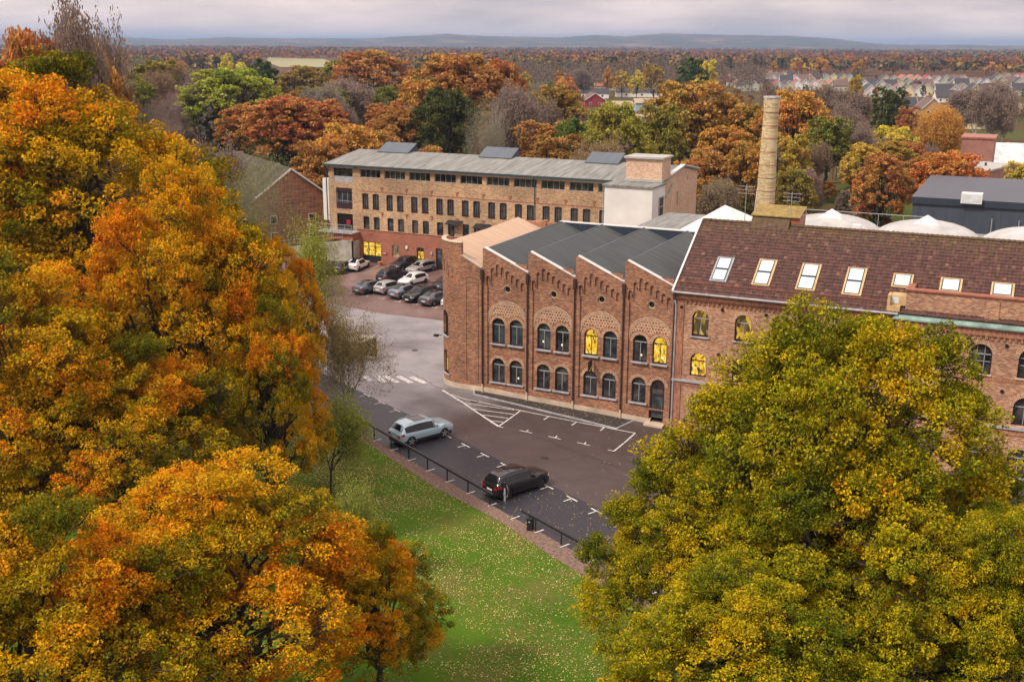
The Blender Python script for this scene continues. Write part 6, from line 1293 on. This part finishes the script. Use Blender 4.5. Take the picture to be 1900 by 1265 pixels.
def scatter(n, x0, x1, d0, d1, kinds, cols, hts, grp, where, lim=None, keep=None, mind=5):
    pts = []; t_ = 0
    while len(pts) < n and t_ < n*30:
        t_ += 1; px = rg.uniform(x0, x1); D = (rg.uniform(d0**.5, d1**.5))**2; p_ = atD(px, 100, D); x, y = p_[0], p_[1]
        if keep and not keep(px, D, x, y): continue
        if any((x-a)**2+(y-b)**2 < (mind*(D/250)**.5)**2 for a, b in pts): continue
        k_ = rg.choice(kinds); H = rg.uniform(*hts); c_ = rg.choice(cols) if k_ not in ('bare1', 'birch', 'bare2') else rg.choice([BROWN, BROWN, (.30, .18, .10), (.22, .15, .13)]); z = gz(x, y)
        if lim:
            yt = proj((x, y, z+H))[1]; l_ = lim(px)
            if yt < l_:
                H = (atD(px, l_, D)[2]-z)*rg.uniform(.8, 1)
                if H < 4: continue
        nm, adj = names[k_]; c2 = tuple(min(.7, q*rg.uniform(.85, 1.15)) for q in c_)
        if k_ in ('bare1', 'birch', 'bare2'): cw = 'grey-brown' if k_ != 'birch' else 'white-stemmed'
        else: cw = cname[c_]
        tree(k_, x, y, H, H*rg.uniform(.30, .44)*(.7 if k_ in ('birch', 'far3', 'conifer') else 1), c2, f'{adj} {cw} tree {where}', group=grp, name=nm, rs=rg); pts.append((x, y))
    return pts
mix1 = [ORANGE, RUST, RED, GOLD, OLIVE, RUST]
scatter(34, 200, 420, 170, 420, ['bare1', 'bare1', 'mid3', 'bare2'], [BROWN, RUST, OLIVE], (12, 19), 'bare trees on the left slope', 'on the wooded slope at upper left', toplimit, lambda px, D, x, y: not (-150 < x < -88 and y < 165), 7)
scatter(52, 420, 1130, 165, 420, ['mid1', 'mid2', 'mid3', 'bare1', 'bare1', 'mid3'], mix1, (9, 16), 'autumn trees behind the yellow mill', 'in the wood behind the yellow mill', toplimit, lambda px, D, x, y: y > 150, 7)
scatter(92, 1130, 1920, 160, 470, ['mid1', 'mid3', 'birch', 'birch', 'bare1', 'birch', 'bare1', 'mid2'], mix1, (7, 14), 'autumn trees between the chimney and the estate', 'between the factory roofs and the estate', toplimit, lambda px, D, x, y: y > 170 and not (px > 1770 and D < 300) and not (x > -16 and y < 262), 7)
scatter(26, 1230, 1720, 165, 215, ['shrub2'] if 'shrub2' in PROTO else ['mid3'], [RUST, ORANGE, OLIVE, BROWN], (2.5, 5), 'bushes on the mound behind the domes', 'low on the mound behind the domes', None, lambda px, D, x, y: y > 150, 3.5)
far_c = [ORANGE, RUST, RED, GOLD, OLIVE, RUST, BROWN, GREEN, YELLOW, (BROWN)]
def keepfar(px, D, x, y):
    if px > 1325 and 480 < D < 1120: return False
    if 1070 < px < 1290 and D < 620: return False
    if 480 < px < 640 and 700 < D < 1750: return False
    return True
scatter(125, -60, 1320, 430, 1150, ['far1', 'far2', 'far3', 'birch', 'far1', 'bare1'], far_c, (10, 17), 'autumn trees of the distant wood', 'in the distant wood', lambda px: np.interp(px, [0, 400, 900, 1000, 1300, 1900], [85, 95, 100, 112, 115, 120]), keepfar, 9)
scatter(34, 1330, 1960, 1130, 1500, ['far1', 'far2', 'far3'], [RUST, RED, ORANGE, BROWN], (13, 20), 'trees lining the wood behind the estate', 'at the wood edge behind the estate rows', None, None, 9)
scatter(54, 1330, 1960, 540, 1080, ['far2', 'far3', 'far1', 'bare1'], [YELLOW, GOLD, ORANGE, RED, GREEN], (4, 8), 'small garden trees in the estate', 'in a garden of the estate', None, None, 20)
# far wood: one mass of crowns nobody could count
def far_wood():
    r = np.random.default_rng(77); n = 9500; px = r.uniform(-150, 2050, n); D = 1050+(r.uniform(0, 1, n)**1.25)*4400
    ok = ~((px > 1320) & (D < 1180)) & ~((px > 478) & (px < 640) & (D < 1950)); px, D = px[ok], D[ok]
    dirx = np.array([[*atD(p, 100, 1.0)[:2]] for p in np.linspace(-200, 2100, 200)]); g = np.linspace(-200, 2100, 200)
    x, y = np.interp(px, g, dirx[:, 0])*D, np.interp(px, g, dirx[:, 1])*D; n = len(x)
    clump = .5+.5*np.sin(x*.004+np.sin(y*.003)*2.2)*np.cos(y*.0023+1.3); tc_ = np.clip(clump*.8+r.normal(.08, .17, n), 0, 1)
    H = r.uniform(10, 18, n)*(1+.15*(clump > .6)); W_ = H*r.uniform(.34, .5, n); k = 44
    w_ = r.normal(size=(n, k, 3)); w_ /= np.linalg.norm(w_, axis=2)[:, :, None]; w_[:, :, 2] = np.abs(w_[:, :, 2])*1.0-.25
    c = np.stack([x, y, H*.55], 1)[:, None]+w_*np.stack([W_, W_, H*.48], 1)[:, None]*r.uniform(.6, 1, (n, k, 1)); c = c.reshape(-1, 3)
    sz = np.repeat(W_*.25, k)*(1+np.repeat(D, k)/9000); V, Q_ = leaves(r, c, sz, .3, .8); col = np.zeros((len(c), 4)); col[:, 0] = np.clip(np.repeat(tc_, k)+r.normal(0, .04, len(c)), 0, 1); col[:, 1] = np.clip(np.repeat(r.normal(.5, .12, n), k)+r.normal(0, .12, len(c)), .1, 1); col[:, 3] = 1
    o = bpy.data.objects.new('far_wood', fast('far_wood', V, Q_, ['leaf_far'], None, np.repeat(col, 4, 0))); C.objects.link(o)
    tag(o, 'far-off autumn wood of countless crowns reaching to the blue hills', 'wood', kind='stuff')
far_wood()
# birch wood behind the houses: pale stems in one mass
def stems():
    r = np.random.default_rng(5); n = 900; px = r.uniform(960, 1420, n); D = r.uniform(690, 1000, n); S_ = []; cc = []
    for p, d in zip(px, D):
        q = atD(p, 100, d); h = r.uniform(13, 19)*(.75+.25*(d-690)/310); S_.append([q[0], q[1], 0, q[0]+r.normal()*.5, q[1]+r.normal()*.5, h, .12, .05])
        m_ = 26; cc.append(np.stack([q[0]+r.normal(0, 1.5, m_), q[1]+r.normal(0, 1.5, m_), h*r.uniform(.4, 1.02, m_)], 1))
    tv, tq = tubes(S_, 4); c = np.concatenate(cc); lv, lq = leaves(r, c, np.full(len(c), .75), 0, .35)
    col = np.zeros((len(c)*4, 4)); col[:, 0] = .64; col[:, 1] = np.repeat(np.clip(r.normal(.45, .12, len(c)), .1, 1), 4)
    o = bpy.data.objects.new('birch_wood', fast('birch_wood', np.concatenate([tv, lv]), np.concatenate([tq, lq+len(tv)]), ['bark_grey', 'leaf_far'], np.concatenate([np.zeros(len(tq)), np.ones(len(lq))]), np.concatenate([np.ones((len(tv), 4)), col]))); C.objects.link(o)
    tag(o, 'dense leafless birch wood with pale stems beyond the low houses', 'wood', kind='stuff')
stems()
# fallen leaves
def litter():
    r = np.random.default_rng(6); pts = []
    def add(n, poly, dens=None, dz=.03):
        xs_, ys_ = [p[0] for p in poly], [p[1] for p in poly]; x = r.uniform(min(xs_), max(xs_), n); y = r.uniform(min(ys_), max(ys_), n); k = np.zeros(n, bool); j = len(poly)-1
        for i in range(len(poly)):
            xi, yi, xj, yj = *poly[i][:2], *poly[j][:2]; k ^= ((yi > y) != (yj > y)) & (x < (xj-xi)*(y-yi)/(yj-yi+1e-12)+xi); j = i
        x, y = x[k], y[k]
        if dens is not None: q = dens(x, y) > r.random(len(x)); x, y = x[q], y[q]
        pts.append(np.stack([x, y, np.array([gz(a, b) for a, b in zip(x, y)])+dz], 1))
    patchy = lambda x, y: np.clip(.28+.55*np.sin(x*.5+np.sin(y*.37)*2)*np.sin(y*.45+1)+.45*np.sin(x*.13+y*.21)+.4*np.sin(x*1.7+y*1.1)*np.sin(y*1.9-x), .03, 1)
    add(290000, [(-70, 40), (0, 30), (-10, 48)]+lawn_e[::-1], patchy, .035)
    add(60000, [(-62, 50), (-40, 45), (-38, 60), (-45, 68), (-62, 72)], None, .035)
    add(9000, lawn_e+grav_e[::-1], None, .04)
    add(17000, grav_e+asph_e[::-1], lambda x, y: np.clip((x+45)/22, .12, 1), .045)
    add(22000, asph_e+[(12, 81), (-44, 81)], lambda x, y: np.clip((x+46)/60+.05, .03, .5)*patchy(x, y), .04)
    add(500, [(-42, 82.3), (-41.5, 81.3), (-31, 80.2), (-27.4, 80), (-27.2, 82.3)], None, .05)
    c = np.concatenate(pts); V, Q_ = leaves(r, c, np.full(len(c), .036), 2.5, .7); col = np.zeros((len(c), 4)); col[:, 0] = r.random(len(c)); col[:, 1] = np.clip(r.normal(.6, .15, len(c)), .1, 1); col[:, 3] = 1
    o = bpy.data.objects.new('fallen_leaves', fast('fallen_leaves', V, Q_, ['leaf_litter'], None, np.repeat(col, 4, 0))); C.objects.link(o); tag(o, 'yellow and brown fallen leaves strewn over lawn and asphalt', 'fallen leaves', kind='stuff')
litter()

# ================================================================== haze
mt = bpy.data.materials.new('haze'); mt.use_nodes = True; t = mt.node_tree; t.nodes.clear(); o_ = N(t, 'OutputMaterial'); v_ = N(t, 'VolumePrincipled')
v_.inputs['Color'].default_value = (.43, .60, .88, 1); v_.inputs['Density'].default_value = .0001; v_.inputs['Anisotropy'].default_value = .2; t.links.new(v_.outputs[0], o_.inputs['Volume'])
hz = MB(); hz.box(-32000, 32000, -2000, 33000, -12, 150); ho = hz.build('haze', 'iron_black'); ho.data.materials.clear(); ho.data.materials.append(mt); ho['kind'] = 'stuff'

# street lamps seen in the courtyard and beyond the chimney
for px, py, h_, lab in ((577, 520, 7, 'thin grey lamp post at the left edge of the courtyard'), (1370, 262, 8, 'thin grey lamp post by the road behind the chimney'), (1235, 258, 8, 'thin grey lamp post by the road above the brick gable')):
    q = G(px, py); lp = empty('street_lamp', (q[0], q[1], q[2]), lab, 'street lamp', 'street lamps')
    MB().tube([(q[0], q[1], q[2]), (q[0], q[1], q[2]+h_), (q[0]+.5, q[1]-.5, q[2]+h_+.3)], [.08, .05, .04], 6).build('pole', 'frame_grey', lp); MB().box(q[0]+.35, q[0]+.95, q[1]-.85, q[1]-.4, q[2]+h_+.25, q[2]+h_+.38).build('lamp_head', 'frame_grey', lp)
